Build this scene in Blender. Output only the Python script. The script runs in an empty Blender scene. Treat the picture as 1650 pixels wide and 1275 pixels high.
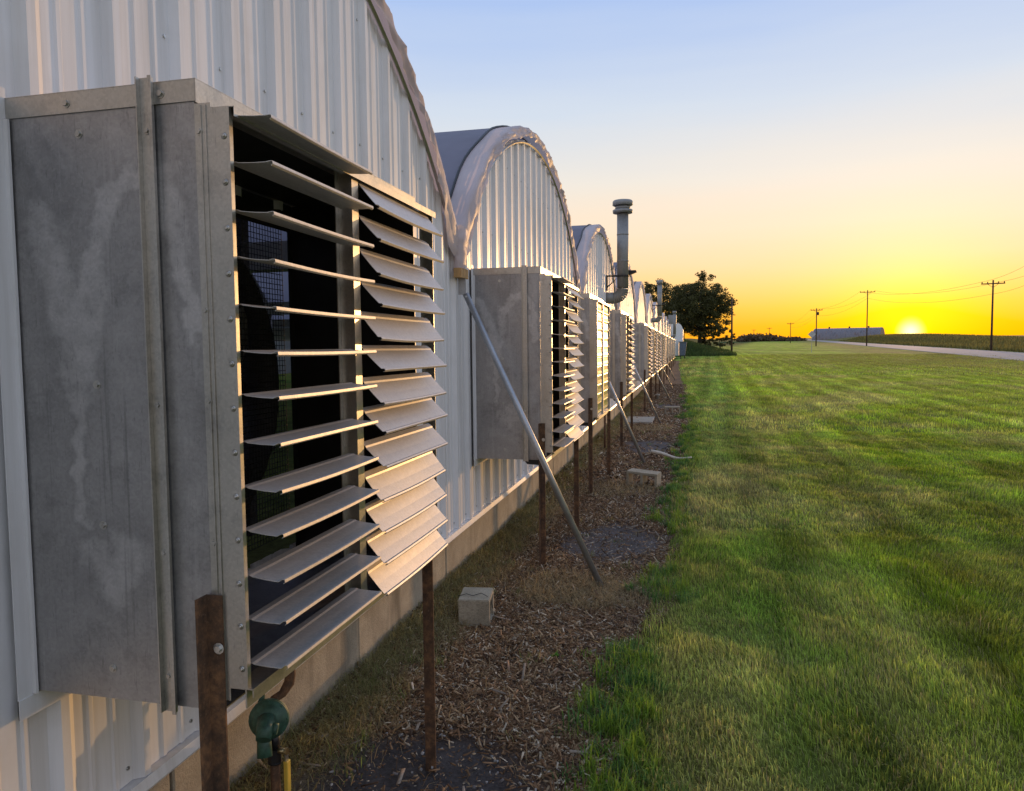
import bpy, bmesh, math, random
import numpy as np
from mathutils import Vector, Matrix
random.seed(7); rng = np.random.default_rng(11)
D = bpy.data; scene = bpy.context.scene; C = scene.collection
CZ = 1.77                      # eye height over the planting bed; heights below are given relative to the eye

# ------------------------------------------------------------------ camera
cam_d = D.cameras.new('camera'); cam = D.objects.new('camera', cam_d); C.objects.link(cam); scene.camera = cam
F_PX = 1200.0
cam_d.sensor_fit = 'HORIZONTAL'; cam_d.sensor_width = 36.0; cam_d.lens = 36.0*F_PX/1650.0
cam_d.clip_start = 0.05; cam_d.clip_end = 6000
_r = math.radians(0.6)
_d = Vector(((1109-825)/F_PX, (559-637.5)/F_PX, 1.0)).normalized()
_dn = Vector((math.sin(_r), math.cos(_r), 0.0)); _dn.z = -(_dn.x*_d.x+_dn.y*_d.y)/_d.z; _dn.normalize()
_up = -_dn; _x = _d.cross(_up)
RW = Matrix((_x, _d, _up))      # photo axes (right, down, forward) -> world
cam.matrix_world = Matrix(((RW[0][0], -RW[0][1], -RW[0][2], 0), (RW[1][0], -RW[1][1], -RW[1][2], 0),
                           (RW[2][0], -RW[2][1], -RW[2][2], CZ), (0, 0, 0, 1)))
def bearing(u, v):
    return RW @ Vector(((u-825)/F_PX, (v-637.5)/F_PX, 1.0))

# ------------------------------------------------------------------ sky, sun, exposure
SUN_AZ = math.radians(14.8)     # clockwise from +Y
SUN_EL = math.radians(2.3)
SUND = Vector((math.sin(SUN_AZ)*math.cos(SUN_EL), math.cos(SUN_AZ)*math.cos(SUN_EL), math.sin(SUN_EL)))
DISC_EL = math.radians(0.85)
world = D.worlds.new('World'); scene.world = world; world.use_nodes = True
wn = world.node_tree.nodes; wl = world.node_tree.links
for n in list(wn): wn.remove(n)
def N(nodes, t, **kw):
    n = nodes.new(t)
    for k, v in kw.items():
        if k.startswith('i_'): n.inputs[int(k[2:])].default_value = v
        else: setattr(n, k, v)
    return n
def M(op, a, b=None, clamp=False):
    n = wn.new('ShaderNodeMath'); n.operation = op; n.use_clamp = clamp
    for i, q in enumerate((a, b)):
        if q is None: continue
        if isinstance(q, (int, float)): n.inputs[i].default_value = q
        else: wl.new(q, n.inputs[i])
    return n.outputs[0]
def ramp(nodes, links, fac, stops, interp='LINEAR'):
    r = nodes.new('ShaderNodeValToRGB'); r.color_ramp.interpolation = interp
    e = r.color_ramp.elements
    while len(e) < len(stops): e.new(0.5)
    for el, (p, c) in zip(e, stops):
        el.position = p; el.color = (*c, 1)
    links.new(fac, r.inputs[0]); return r.outputs[0]
tc = wn.new('ShaderNodeTexCoord'); sep = wn.new('ShaderNodeSeparateXYZ'); wl.new(tc.outputs['Generated'], sep.inputs[0])
X, Y, Z = sep.outputs
hor = M('SQRT', M('ADD', M('ADD', M('MULTIPLY', X, X), M('MULTIPLY', Y, Y)), 1e-6))
caz = M('DIVIDE', M('ADD', M('MULTIPLY', X, math.sin(SUN_AZ)), M('MULTIPLY', Y, math.cos(SUN_AZ))), hor)
elev = M('DIVIDE', M('ARCSINE', Z), math.radians(50.0), True)      # 0..1 over 50 degrees
wisp = wn.new('ShaderNodeTexNoise'); wisp.inputs['Scale'].default_value = 2.2; wisp.inputs['Detail'].default_value = 6
wmap = wn.new('ShaderNodeMapping'); wl.new(tc.outputs['Generated'], wmap.inputs[0]); wmap.inputs['Scale'].default_value = (1, 1, 9); wl.new(wmap.outputs[0], wisp.inputs['Vector'])
elev = M('ADD', elev, M('MULTIPLY', M('SUBTRACT', wisp.outputs['Fac'], .5), M('MULTIPLY', elev, .22)), True)      # thin uneven haze layers
warm = ramp(wn, wl, elev, [(0.0, (1.0, .36, .012)), (.028, (1.0, .43, .020)), (.056, (1.0, .53, .085)), (.088, (1.0, .61, .22)), (.122, (.96, .66, .38)),
                            (.17, (.89, .71, .53)), (.24, (.78, .73, .66)), (.34, (.59, .66, .76)), (.48, (.38, .51, .79)), (1.0, (.42, .53, .78))], 'LINEAR')
cool = ramp(wn, wl, elev, [(0.0, (.76, .64, .60)), (.10, (.74, .65, .64)), (.22, (.70, .67, .70)), (.42, (.60, .66, .78)), (.6, (.48, .58, .80)), (1.0, (.42, .53, .78))], 'LINEAR')
side = wn.new('ShaderNodeMapRange'); side.interpolation_type = 'SMOOTHSTEP'
wl.new(caz, side.inputs[0]); side.inputs[1].default_value = -0.25; side.inputs[2].default_value = 0.95
mixs = wn.new('ShaderNodeMix'); mixs.data_type = 'RGBA'
wl.new(side.outputs[0], mixs.inputs[0]); wl.new(cool, mixs.inputs[6]); wl.new(warm, mixs.inputs[7])
# glow and half-set disc around the sun
dot = wn.new('ShaderNodeVectorMath'); dot.operation = 'DOT_PRODUCT'; wl.new(tc.outputs['Generated'], dot.inputs[0])
dot.inputs[1].default_value = (math.sin(SUN_AZ)*math.cos(DISC_EL), math.cos(SUN_AZ)*math.cos(DISC_EL), math.sin(DISC_EL))
ang = M('ARCCOSINE', M('MINIMUM', dot.outputs['Value'], 1.0))
def gauss(w): 
    q = M('DIVIDE', ang, math.radians(w)); return M('EXPONENT', M('MULTIPLY', M('MULTIPLY', q, q), -1.0))
def scaled(col, fac):
    n = wn.new('ShaderNodeVectorMath'); n.operation = 'SCALE'
    if isinstance(col, tuple): n.inputs[0].default_value = col
    else: wl.new(col, n.inputs[0])
    if isinstance(fac, (int, float)): n.inputs[3].default_value = fac
    else: wl.new(fac, n.inputs[3])
    return n.outputs[0]
def addv(a, b):
    n = wn.new('ShaderNodeVectorMath'); n.operation = 'ADD'; wl.new(a, n.inputs[0]); wl.new(b, n.inputs[1]); return n.outputs[0]
def subv(a, b):
    n = wn.new('ShaderNodeVectorMath'); n.operation = 'SUBTRACT'; wl.new(a, n.inputs[0]); wl.new(b, n.inputs[1]); return n.outputs[0]
col = scaled(mixs.outputs[2], 0.90)
col = addv(col, scaled((.03, .14, -.05), gauss(6.0)))
col = addv(col, scaled((.2, .15, -.02), gauss(3.2)))
col = addv(col, scaled((1.2, 1.0, .75), gauss(.62)))
mx = wn.new('ShaderNodeVectorMath'); mx.operation = 'MAXIMUM'; wl.new(col, mx.inputs[0]); mx.inputs[1].default_value = (0, 0, 0)
sky = wn.new('ShaderNodeTexSky'); sky.sky_type = 'NISHITA'; sky.sun_disc = False
sky.sun_elevation = SUN_EL; sky.sun_rotation = SUN_AZ; sky.dust_density = 1.5
b1 = wn.new('ShaderNodeBackground'); wl.new(sky.outputs[0], b1.inputs[0]); b1.inputs[1].default_value = 0.008
b2 = wn.new('ShaderNodeBackground'); wl.new(mx.outputs[0], b2.inputs[0]); b2.inputs[1].default_value = 1.0
ads = wn.new('ShaderNodeAddShader'); wl.new(b1.outputs[0], ads.inputs[0]); wl.new(b2.outputs[0], ads.inputs[1])
wo = wn.new('ShaderNodeOutputWorld'); wl.new(ads.outputs[0], wo.inputs[0])
sun_d = D.lights.new('sun', 'SUN'); sun_d.energy = 1.8; sun_d.angle = math.radians(0.6); sun_d.color = (1.0, .55, .22)
sun = D.objects.new('sun', sun_d); C.objects.link(sun); sun.rotation_euler = (-SUND).to_track_quat('-Z', 'Y').to_euler()
scene.view_settings.view_transform = 'Standard'; scene.view_settings.look = 'None'
scene.view_settings.exposure = 0.3; scene.view_settings.gamma = 1.0; scene.view_settings.use_curve_mapping = False
scene.cycles.max_bounces = 6; scene.cycles.transparent_max_bounces = 6

# ------------------------------------------------------------------ numpy noise
def _h(ix, iy, s):
    n = (ix*374761393 + iy*668265263 + s*982451653) & 0xffffffff
    n = ((n ^ (n >> 13))*1274126177) & 0xffffffff
    return ((n ^ (n >> 16)) & 0xffff)/65535.0
def vn(x, y, s=0):
    x = np.asarray(x, float); y = np.asarray(y, float)
    ix = np.floor(x).astype(np.int64); iy = np.floor(y).astype(np.int64); fx = x-ix; fy = y-iy
    fx = fx*fx*(3-2*fx); fy = fy*fy*(3-2*fy)
    a = _h(ix, iy, s); b = _h(ix+1, iy, s); c = _h(ix, iy+1, s); d = _h(ix+1, iy+1, s)
    return (a*(1-fx)+b*fx)*(1-fy)+(c*(1-fx)+d*fx)*fy
def fbm(x, y, s=0, o=4):
    t = 0; a = .5; k = 0
    for i in range(o):
        t = t+a*vn(np.asarray(x)*2**i+17.3*i, np.asarray(y)*2**i-9.1*i, s+i); k += a; a *= .5
    return t/k
def sst(a, b, x):
    t = np.clip((np.asarray(x, float)-a)/(b-a), 0, 1); return t*t*(3-2*t)

# ------------------------------------------------------------------ terrain heights (absolute z)
ROAD_A = math.radians(6.6)
def road_d(x, y): return x*math.cos(ROAD_A)-y*math.sin(ROAD_A)       # lateral distance from the eye to the right of the road's line
def ground_z(x, y):
    x = np.asarray(x, float); y = np.asarray(y, float)
    t = y-25.0
    rise = .010*np.where(t > 8, t, np.where(t < -8, 0, (t+8)**2/32))
    z = rise
    d = road_d(x, y)
    z = z - .10*np.exp(-((d-14.5)/2.2)**2)*sst(10, 30, y)
    z = z + 2.5*np.exp(-((d-46)/19)**2)*sst(70, 330, y)*(1-sst(420, 700, y))*sst(26, 36, d)
    berm = sst(88, 97, y-.25*x)*(1-sst(150, 190, y))*(1-sst(-5, 6, x-.10*(y-100)))*sst(-60, -30, x)
    z = z + 2.15*berm
    return z
def edge_x(y):       # where the planting bed meets the lawn
    y = np.asarray(y, float)
    b = np.interp(y, [0, 2.9, 3.6, 4.8, 5.6, 6.9, 8.9, 12, 15.4, 27, 40, 60], [-.10, -.30, -.36, -.26, -.20, -.13, -.13, -.06, 0, -.06, -.35, -.75])
    return b+.16*(fbm(y*1.3, 0*y, 5, 4)-.5)+.07*(fbm(y*6, 0*y+3, 6, 2)-.5)
def bed_z(x, y):
    x = np.asarray(x, float); y = np.asarray(y, float)
    z = ground_z(x, y)+.012+.035*(fbm(x*2.2, y*2.2, 21, 4)-.5)+.012*(fbm(x*14, y*14, 22, 2)-.5)
    z = z+.055*sst(-1.30, -1.72, x)*(.3+1.1*fbm(y*1.8, x*0, 23, 3))
    return z
def lawn_z(x, y):
    x = np.asarray(x, float); y = np.asarray(y, float)
    f = 1-sst(12, 40, y)
    return ground_z(x, y)+f*(.022+.045*(fbm(x*.9, y*.7, 31, 3)-.5)*sst(-.3, .3, x)+.015*(fbm(x*5, y*5, 32, 2)-.5))

# ------------------------------------------------------------------ mesh builder
def link(name, me, mat, parent=None, kind=None):
    o = D.objects.new(name, me); C.objects.link(o)
    if mat is not None and not me.materials: me.materials.append(mat)
    if parent is not None: o.parent = parent
    if kind: o['kind'] = kind
    return o
def tag(o, label, cat, group=None):
    o['label'] = label; o['category'] = cat
    if group: o['group'] = group
    return o
def thing(name, label, cat, loc=(0, 0, 0), group=None, rz=0):
    o = D.objects.new(name, None); o.empty_display_size = .1; C.objects.link(o); o.location = loc; o.rotation_euler = (0, 0, rz)
    return tag(o, label, cat, group)
class MB:
    def __init__(s): s.v = []; s.f = []; s.sm = []
    def add(s, vs, fs, smooth=False):
        b = len(s.v); s.v += [tuple(q) for q in vs]
        for f in fs: s.f.append(tuple(i+b for i in f)); s.sm.append(smooth)
        return s
    def box(s, a, b, bev=0.0):
        (x0, y0, z0), (x1, y1, z1) = a, b
        x0, x1 = min(x0, x1), max(x0, x1); y0, y1 = min(y0, y1), max(y0, y1); z0, z1 = min(z0, z1), max(z0, z1)
        return s.add([(x0, y0, z0), (x1, y0, z0), (x1, y1, z0), (x0, y1, z0), (x0, y0, z1), (x1, y0, z1), (x1, y1, z1), (x0, y1, z1)],
                     [(0, 3, 2, 1), (4, 5, 6, 7), (0, 1, 5, 4), (1, 2, 6, 5), (2, 3, 7, 6), (3, 0, 4, 7)])
    def tube(s, pts, r, n=10, cap=True, smooth=True):
        pts = [Vector(p) for p in pts]; rs = r if isinstance(r, (list, tuple)) else [r]*len(pts)
        vs = []; prev = None
        for i, p in enumerate(pts):
            t = (pts[min(i+1, len(pts)-1)]-pts[max(i-1, 0)]).normalized()
            if prev is None:
                a = Vector((0, 0, 1)) if abs(t.z) < .9 else Vector((1, 0, 0))
                u = t.cross(a).normalized()
            else: u = (prev-t*prev.dot(t)).normalized()
            prev = u; w = t.cross(u)
            for k in range(n):
                an = 2*math.pi*k/n; vs.append(p+(u*math.cos(an)+w*math.sin(an))*rs[i])
        fs = [(i*n+k, i*n+(k+1) % n, (i+1)*n+(k+1) % n, (i+1)*n+k) for i in range(len(pts)-1) for k in range(n)]
        s.add(vs, fs, smooth)
        if cap:
            b = len(s.v)-len(vs)
            s.f.append(tuple(b+k for k in reversed(range(n)))); s.sm.append(False)
            s.f.append(tuple(b+(len(pts)-1)*n+k for k in range(n))); s.sm.append(False)
        return s
    def prism(s, poly, axis, a0, a1, smooth=False):
        # poly: 2D outline; axis 'x' -> (y,z), 'y' -> (x,z), 'z' -> (x,y)
        def P(q, a): return {'x': (a, q[0], q[1]), 'y': (q[0], a, q[1]), 'z': (q[0], q[1], a)}[axis]
        n = len(poly); vs = [P(q, a0) for q in poly]+[P(q, a1) for q in poly]
        s.add(vs, [(i, (i+1) % n, n+(i+1) % n, n+i) for i in range(n)], smooth)
        b = len(s.v)-2*n; s.f.append(tuple(b+i for i in reversed(range(n)))); s.f.append(tuple(b+n+i for i in range(n))); s.sm += [False, False]
        return s
    def grid(s, P, smooth=True):
        P = np.asarray(P, float); a, b, _ = P.shape
        s.add(P.reshape(-1, 3).tolist(), [(i*b+j, i*b+j+1, (i+1)*b+j+1, (i+1)*b+j) for i in range(a-1) for j in range(b-1)], smooth); return s
    def mesh(s, name, recalc=True, bevel=0.0):
        me = D.meshes.new(name); me.from_pydata(s.v, [], s.f); me.update()
        me.polygons.foreach_set('use_smooth', s.sm)
        if recalc or bevel:
            bm = bmesh.new(); bm.from_mesh(me)
            if bevel: bmesh.ops.bevel(bm, geom=[e for e in bm.edges if e.calc_face_angle(0) > .6], offset=bevel, segments=1, affect='EDGES', profile=.6)
            bmesh.ops.recalc_face_normals(bm, faces=bm.faces); bm.to_mesh(me); bm.free()
        return me
    def build(s, name, mat, parent=None, kind=None, recalc=True, bevel=0.0):
        return link(name, s.mesh(name, recalc, bevel), mat, parent, kind)
def np_mesh(name, V, T, cols=None, smooth=False):
    """fast mesh from arrays: V (n,3), T (m,3|4), cols (n,3)"""
    me = D.meshes.new(name); k = T.shape[1]
    me.vertices.add(len(V)); me.vertices.foreach_set('co', V.astype(np.float32).ravel())
    me.loops.add(T.size); me.loops.foreach_set('vertex_index', T.astype(np.int32).ravel())
    me.polygons.add(len(T)); me.polygons.foreach_set('loop_start', (np.arange(len(T))*k).astype(np.int32))
    if smooth: me.polygons.foreach_set('use_smooth', np.ones(len(T), bool))
    me.update(calc_edges=True)
    if cols is not None:
        at = me.color_attributes.new('Col', 'FLOAT_COLOR', 'POINT')
        at.data.foreach_set('color', np.c_[cols, np.ones(len(V))].astype(np.float32).ravel())
    me.validate(); return me

# ------------------------------------------------------------------ materials
class NT:
    def __init__(s, name):
        s.m = D.materials.new(name); s.m.use_nodes = True; s.n = s.m.node_tree.nodes; s.l = s.m.node_tree.links
        s.bsdf = s.n['Principled BSDF']; s.out = s.n['Material Output']
        s.tc = s.n.new('ShaderNodeTexCoord')
    def map(s, scale, src='Object', loc=(0, 0, 0)):
        m = s.n.new('ShaderNodeMapping'); s.l.new(s.tc.outputs[src], m.inputs[0]); m.inputs['Scale'].default_value = scale; m.inputs['Location'].default_value = loc; return m.outputs[0]
    def noise(s, scale, detail=5, rough=.6, vec=None, dist=0.0):
        t = s.n.new('ShaderNodeTexNoise'); t.inputs['Scale'].default_value = scale; t.inputs['Detail'].default_value = detail
        t.inputs['Roughness'].default_value = rough; t.inputs['Distortion'].default_value = dist
        s.l.new(vec if vec is not None else s.tc.outputs['Object'], t.inputs['Vector']); return t.outputs['Fac']
    def ramp(s, fac, stops, interp='LINEAR'): return ramp(s.n, s.l, fac, stops, interp)
    def mix(s, fac, a, b, blend='MIX'):
        n = s.n.new('ShaderNodeMix'); n.data_type = 'RGBA'; n.blend_type = blend
        for i, q in ((0, fac), (6, a), (7, b)):
            if isinstance(q, (int, float)): n.inputs[i].default_value = q
            elif isinstance(q, tuple): n.inputs[i].default_value = (*q, 1)
            else: s.l.new(q, n.inputs[i])
        return n.outputs[2]
    def math(s, op, a, b):
        n = s.n.new('ShaderNodeMath'); n.operation = op
        for i, q in enumerate((a, b)):
            if isinstance(q, (int, float)): n.inputs[i].default_value = q
            else: s.l.new(q, n.inputs[i])
        return n.outputs[0]
    def val(s, fac, lo, hi, a=0.0, b=1.0):
        n = s.n.new('ShaderNodeMapRange'); s.l.new(fac, n.inputs[0])
        for i, q in ((1, a), (2, b), (3, lo), (4, hi)): n.inputs[i].default_value = q
        return n.outputs[0]
    def bump(s, h, strength=.3, dist=.01):
        b = s.n.new('ShaderNodeBump'); b.inputs['Strength'].default_value = strength; b.inputs['Distance'].default_value = dist
        s.l.new(h, b.inputs['Height']); s.l.new(b.outputs[0], s.bsdf.inputs['Normal']); return s
    def set(s, **kw):
        for k, v in kw.items():
            i = s.bsdf.inputs[k.replace('_', ' ')]
            if isinstance(v, (int, float)): i.default_value = v
            elif isinstance(v, tuple): i.default_value = (*v, 1)
            else: s.l.new(v, i)
        return s
def simple(name, col, rough=.6, metal=0.0, var=.25, scale=8):
    t = NT(name); n = t.noise(scale)
    lo = tuple(c*(1-var) for c in col); hi = tuple(min(1, c*(1+var)) for c in col)
    t.set(Base_Color=t.ramp(n, [(.3, lo), (.7, hi)]), Roughness=rough, Metallic=metal); return t.m

def mat_siding():
    t = NT('painted_steel_siding')
    st = t.noise(1.0, 6, .65, t.map((14, 14, .55)))
    bl = t.noise(2.3, 6, .6)
    c = t.ramp(st, [(.30, (.60, .59, .575)), (.55, (.74, .74, .745)), (.8, (.78, .785, .80))])
    c = t.mix(t.val(bl, 0, .55, .52, .75), c, (.56, .545, .52))
    n = t.noise(220, 2, .5)
    t.set(Base_Color=c, Roughness=t.val(st, .42, .28), Specular_IOR_Level=.5); t.bump(t.noise(3.5, 3, .5, t.map((3, 3, .8))), .12, .02); return t.m
def mat_galv(name, dark, light, rlo=.30, rhi=.55, metal=.85, stain=(.16, .16, .17), sheet=False):
    t = NT(name)
    mid = tuple((a+b)/2 for a, b in zip(dark, light))
    big = t.noise(2.2, 7, .68, None, .35)
    med = t.noise(9, 6, .72)
    fine = t.noise(130, 3, .7)
    scr = t.noise(1.0, 4, .7, t.map((150, 150, 22)))
    vor = t.n.new('ShaderNodeTexVoronoi'); vor.inputs['Scale'].default_value = 150; t.l.new(t.tc.outputs['Object'], vor.inputs['Vector'])
    sg = t.n.new('ShaderNodeSeparateXYZ'); t.l.new(vor.outputs['Color'], sg.inputs[0])
    c = t.ramp(big, [(.30, dark), (.50, mid), (.70, tuple(.7*a+.3*b for a, b in zip(light, dark)))])
    c = t.mix(t.val(med, 0, .35, .50, .70), c, light)
    c = t.mix(t.val(med, .45, 0, .28, .46), c, stain)
    if sheet:      # pale run-off tracks left by water on the sheet
        wv = t.n.new('ShaderNodeTexNoise'); wv.inputs['Scale'].default_value = 4.5; wv.inputs['Detail'].default_value = 5; t.l.new(t.tc.outputs['Object'], wv.inputs['Vector'])
        def vm(op, a, b=None, out=0):
            n = t.n.new('ShaderNodeVectorMath'); n.operation = op
            for i, q in enumerate((a, b)):
                if q is None: continue
                if isinstance(q, tuple): n.inputs[i].default_value = q
                else: t.l.new(q, n.inputs[i])
            return n.outputs[out]
        w = vm('MULTIPLY', vm('SUBTRACT', wv.outputs['Color'], (.5, .5, .5)), (.15, 0, .20))
        wv2 = t.n.new('ShaderNodeTexNoise'); wv2.inputs['Scale'].default_value = 19; wv2.inputs['Detail'].default_value = 6; t.l.new(t.tc.outputs['Object'], wv2.inputs['Vector'])
        w = vm('ADD', w, vm('MULTIPLY', vm('SUBTRACT', wv2.outputs['Color'], (.5, .5, .5)), (.09, 0, .12)))
        p = vm('MULTIPLY', vm('ADD', t.tc.outputs['Object'], w), (1, 0, 1))
        best = None
        for wd, pts in ((.050, [(-1.64, .363), (-1.571, .235), (-1.527, .109), (-1.512, -.048)]), (.022, [(-1.512, -.048), (-1.512, -.42)]), (.040, [(-1.27, .43), (-1.369, .379), (-1.428, .291), (-1.464, .139), (-1.505, -.033)]),
                        (.030, [(-1.246, .439), (-1.205, .326), (-1.184, .206), (-1.159, .071)]), (.055, [(-1.492, -.537), (-1.419, -.589), (-1.368, -.49)])):
            for (x0, z0), (x1, z1) in zip(pts[:-1], pts[1:]):
                A_ = (x0, 0, z0+CZ); B_ = (x1-x0, 0, z1-z0); L2 = B_[0]**2+B_[2]**2
                pa = vm('SUBTRACT', p, A_); dt = vm('DOT_PRODUCT', pa, B_, 1)
                h_ = t.n.new('ShaderNodeMath'); h_.operation = 'DIVIDE'; h_.use_clamp = True; t.l.new(dt, h_.inputs[0]); h_.inputs[1].default_value = L2
                sc_ = t.n.new('ShaderNodeVectorMath'); sc_.operation = 'SCALE'; sc_.inputs[0].default_value = B_; t.l.new(h_.outputs[0], sc_.inputs[3])
                dd_ = t.math('DIVIDE', vm('LENGTH', vm('SUBTRACT', pa, sc_.outputs[0]), None, 1), wd)
                best = dd_ if best is None else t.math('MINIMUM', best, dd_)
        tr = t.math('MULTIPLY', t.val(best, .75, 0, .55, 1.12), t.val(med, .10, .85, .34, .60))
        rim = t.math('MULTIPLY', t.val(t.math('ABSOLUTE', t.math('SUBTRACT', best, 1.35), 0), .18, 0, 0, .6), t.val(big, 0, 1, .42, .6))
        warp = t.noise(1.0, 4, .6, t.map((5.5, 5.5, 2.6)), .8)
        isl = t.math('MULTIPLY', t.val(warp, 0, .55, .50, .60), t.val(med, .3, 1, .4, .6))
        c = t.mix(isl, c, light)
        c = t.mix(rim, c, stain)
        c = t.mix(tr, c, tuple(min(1, q*1.25) for q in light))
        drp = t.noise(1.0, 6, .68, t.map((34, 34, 1.1)), .1); c = t.mix(t.val(drp, 0, .55, .56, .70), c, light); c = t.mix(t.val(drp, .5, 0, .30, .42), c, stain)
    c = t.mix(1.0, c, t.ramp(sg.outputs[0], [(0, (.93,)*3), (1, (1.07,)*3)]), 'MULTIPLY')
    c = t.mix(t.val(scr, 0, .5, .60, .72), c, stain)
    c = t.mix(t.val(fine, 0, .15, .5, .8), c, light)
    r = t.mix(.5, t.val(big, rlo, rhi, .3, .7), t.val(med, rlo, rhi, .3, .7))
    t.set(Base_Color=c, Metallic=metal, Roughness=r); t.bump(t.noise(7, 5, .5), .05, .02); return t.m
def mat_rust():
    t = NT('rusty_iron'); a = t.noise(30, 6, .7); b = t.noise(7, 4, .6)
    c = t.ramp(a, [(.25, (.030, .021, .015)), (.5, (.125, .066, .034)), (.70, (.27, .135, .058))])
    c = t.mix(t.val(b, 0, .7, .48, .66), c, (.048, .030, .022)); c = t.mix(t.val(t.noise(90, 3, .7), 0, .5, .6, .75), c, (.26, .17, .11))
    t.set(Base_Color=c, Roughness=.85, Metallic=.15); t.bump(a, .5, .004); return t.m
def mat_concrete(name, lo, hi, str_=True, pore=.35):
    t = NT(name); a = t.noise(5, 7, .65); b = t.noise(90, 4, .7); s = t.noise(1.0, 5, .6, t.map((5, 5, .8)))
    c = t.ramp(a, [(.3, lo), (.7, hi)])
    if str_: c = t.mix(t.val(s, 0, .75, .55, .75), c, tuple(q*.35 for q in lo))
    c = t.mix(t.val(b, 0, pore, .5, .75), c, tuple(q*.45 for q in lo))
    t.set(Base_Color=c, Roughness=.9); t.bump(b, .6, .010); return t.m
def mat_film(name, col, tr=.35, rough=.35):
    t = NT(name); a = t.noise(1.7, 5, .6); c = t.ramp(a, [(.3, tuple(q*.82 for q in col)), (.7, col)])
    t.set(Base_Color=c, Roughness=rough); tl = t.n.new('ShaderNodeBsdfTranslucent'); t.l.new(c, tl.inputs[0])
    m = t.n.new('ShaderNodeMixShader'); m.inputs[0].default_value = tr
    t.l.new(t.bsdf.outputs[0], m.inputs[1]); t.l.new(tl.outputs[0], m.inputs[2]); t.l.new(m.outputs[0], t.out.inputs[0])
    t.bump(t.noise(6, 4, .6), .25, .02); return t.m
def mat_vcol(name, rough=.9, tr=0.0, var=.3, scale=60, bump=0.0, spec=.2):
    t = NT(name); a = t.n.new('ShaderNodeAttribute'); a.attribute_name = 'Col'
    n = t.noise(scale, 3, .6)
    c = t.mix(1.0, a.outputs['Color'], t.ramp(n, [(.3, (1-var,)*3), (.7, (1+var,)*3)]), 'MULTIPLY')
    t.set(Base_Color=c, Roughness=rough, Specular_IOR_Level=spec)
    if tr:
        tl = t.n.new('ShaderNodeBsdfTranslucent'); t.l.new(c, tl.inputs[0]); m = t.n.new('ShaderNodeMixShader'); m.inputs[0].default_value = tr
        t.l.new(t.bsdf.outputs[0], m.inputs[1]); t.l.new(tl.outputs[0], m.inputs[2]); t.l.new(m.outputs[0], t.out.inputs[0])
    if bump: t.bump(t.noise(scale*1.5, 4, .7), bump, .01)
    return t.m
SIDING = mat_siding()
GALV = mat_galv('weathered_galvanised_sheet', (.225, .222, .22), (.46, .45, .445), .34, .54, .74, (.12, .12, .118), True)
FRAME = mat_galv('galvanised_frame', (.40, .385, .345), (.56, .54, .50), .30, .46, .85)
LOUV = mat_galv('aluminium_louvre', (.52, .50, .475), (.54, .52, .49), .46, .60, .62, (.34, .325, .30))
LOUVP = mat_galv('painted_louvre', (.42, .38, .31), (.50, .455, .38), .13, .17, .95, (.38, .34, .28))
STACKM = mat_galv('stack_steel', (.22, .22, .215), (.34, .34, .33), .5, .65, .45, (.12, .12, .12))
PIPE = mat_galv('brace_steel', (.34, .35, .36), (.48, .48, .48), .35, .5, .8)
RUST = mat_rust()
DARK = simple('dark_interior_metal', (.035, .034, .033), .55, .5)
BLACK = simple('black_rubber', (.012, .012, .013), .5)
CONC = mat_concrete('foundation_concrete', (.26, .22, .16), (.43, .37, .27))
CBLK = mat_concrete('cinder_block', (.25, .22, .16), (.47, .42, .32), False, .8)
PADM = mat_concrete('concrete_pad', (.28, .26, .22), (.38, .36, .31), False)
FILM = mat_film('roof_film', (.33, .32, .395), .46, .55)
TRIM = mat_film('film_edge', (.72, .63, .63), .35, .55)
WOOD = simple('bare_wood', (.42, .25, .10), .8, 0, .3, 20)
GREEN = simple('green_enamel', (.034, .090, .060), .55, 0, .45, 45)
YELLOW = simple('yellow_sleeve', (.62, .42, .06), .5, 0, .15)
BRASS = simple('brass', (.35, .28, .15), .35, .9)
SCREWM = simple('zinc_screw', (.50, .50, .48), .3, .9)
MULCH = mat_vcol('mulch_soil', .95, 0, .35, 45, .8)
CHIP = mat_vcol('wood_chips', .8, 0, .25, 80)
GROUND = None

# ------------------------------------------------------------------ ground, road, bed
def axis(parts):
    out = []
    for a, b, st in parts: out += list(np.arange(a, b, st))
    return out
gx = np.array(axis([(-700, -100, 60), (-100, -20, 8), (-20, -2, 1.0), (-2, .6, .05), (.6, 8, .12), (8, 60, 1.0), (60, 160, 4), (160, 700, 40)])+[700., 1200., 2200.])
gy = np.array(axis([(-60, 0, 6), (0, 1.5, .5), (1.5, 12, .06), (12, 30, .15), (30, 130, .8), (130, 420, 4), (420, 1000, 30)])+[1000., 1500., 2500., 4500.])
GXX, GYY = np.meshgrid(gx, gy)
GZZ = lawn_z(GXX, GYY)-np.where((GXX < edge_x(GYY)-.03) & (GXX > -1.8) & (GYY < 70), .09, 0)-np.where((GXX <= -1.8) & (GYY < 88), .06, 0)
def grass_tint(x, y):
    """species / dryness of the turf: returns (green amount, dryness, coolness)"""
    mow = .5+.5*np.sin((x*math.cos(.03)-y*math.sin(.03))*2*math.pi/1.05+3.0*fbm(x*.3, y*.10, 42, 2))
    p = fbm(x*.55, y*.32, 41, 4); q = fbm(x*2.3, y*1.2, 43, 3); r = fbm(x*.18, y*.06, 44, 3)
    dry = np.clip(.62*sst(.54, .72, p)+.40*sst(.56, .75, q)+.16*sst(.45, .7, r)+.12*(mow-.5), 0, 1)
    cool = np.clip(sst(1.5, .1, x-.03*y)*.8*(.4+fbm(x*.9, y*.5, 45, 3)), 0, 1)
    lush = sst(.42, .62, fbm(x*1.2, y*.8, 46, 3))
    return dry, cool, lush
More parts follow.
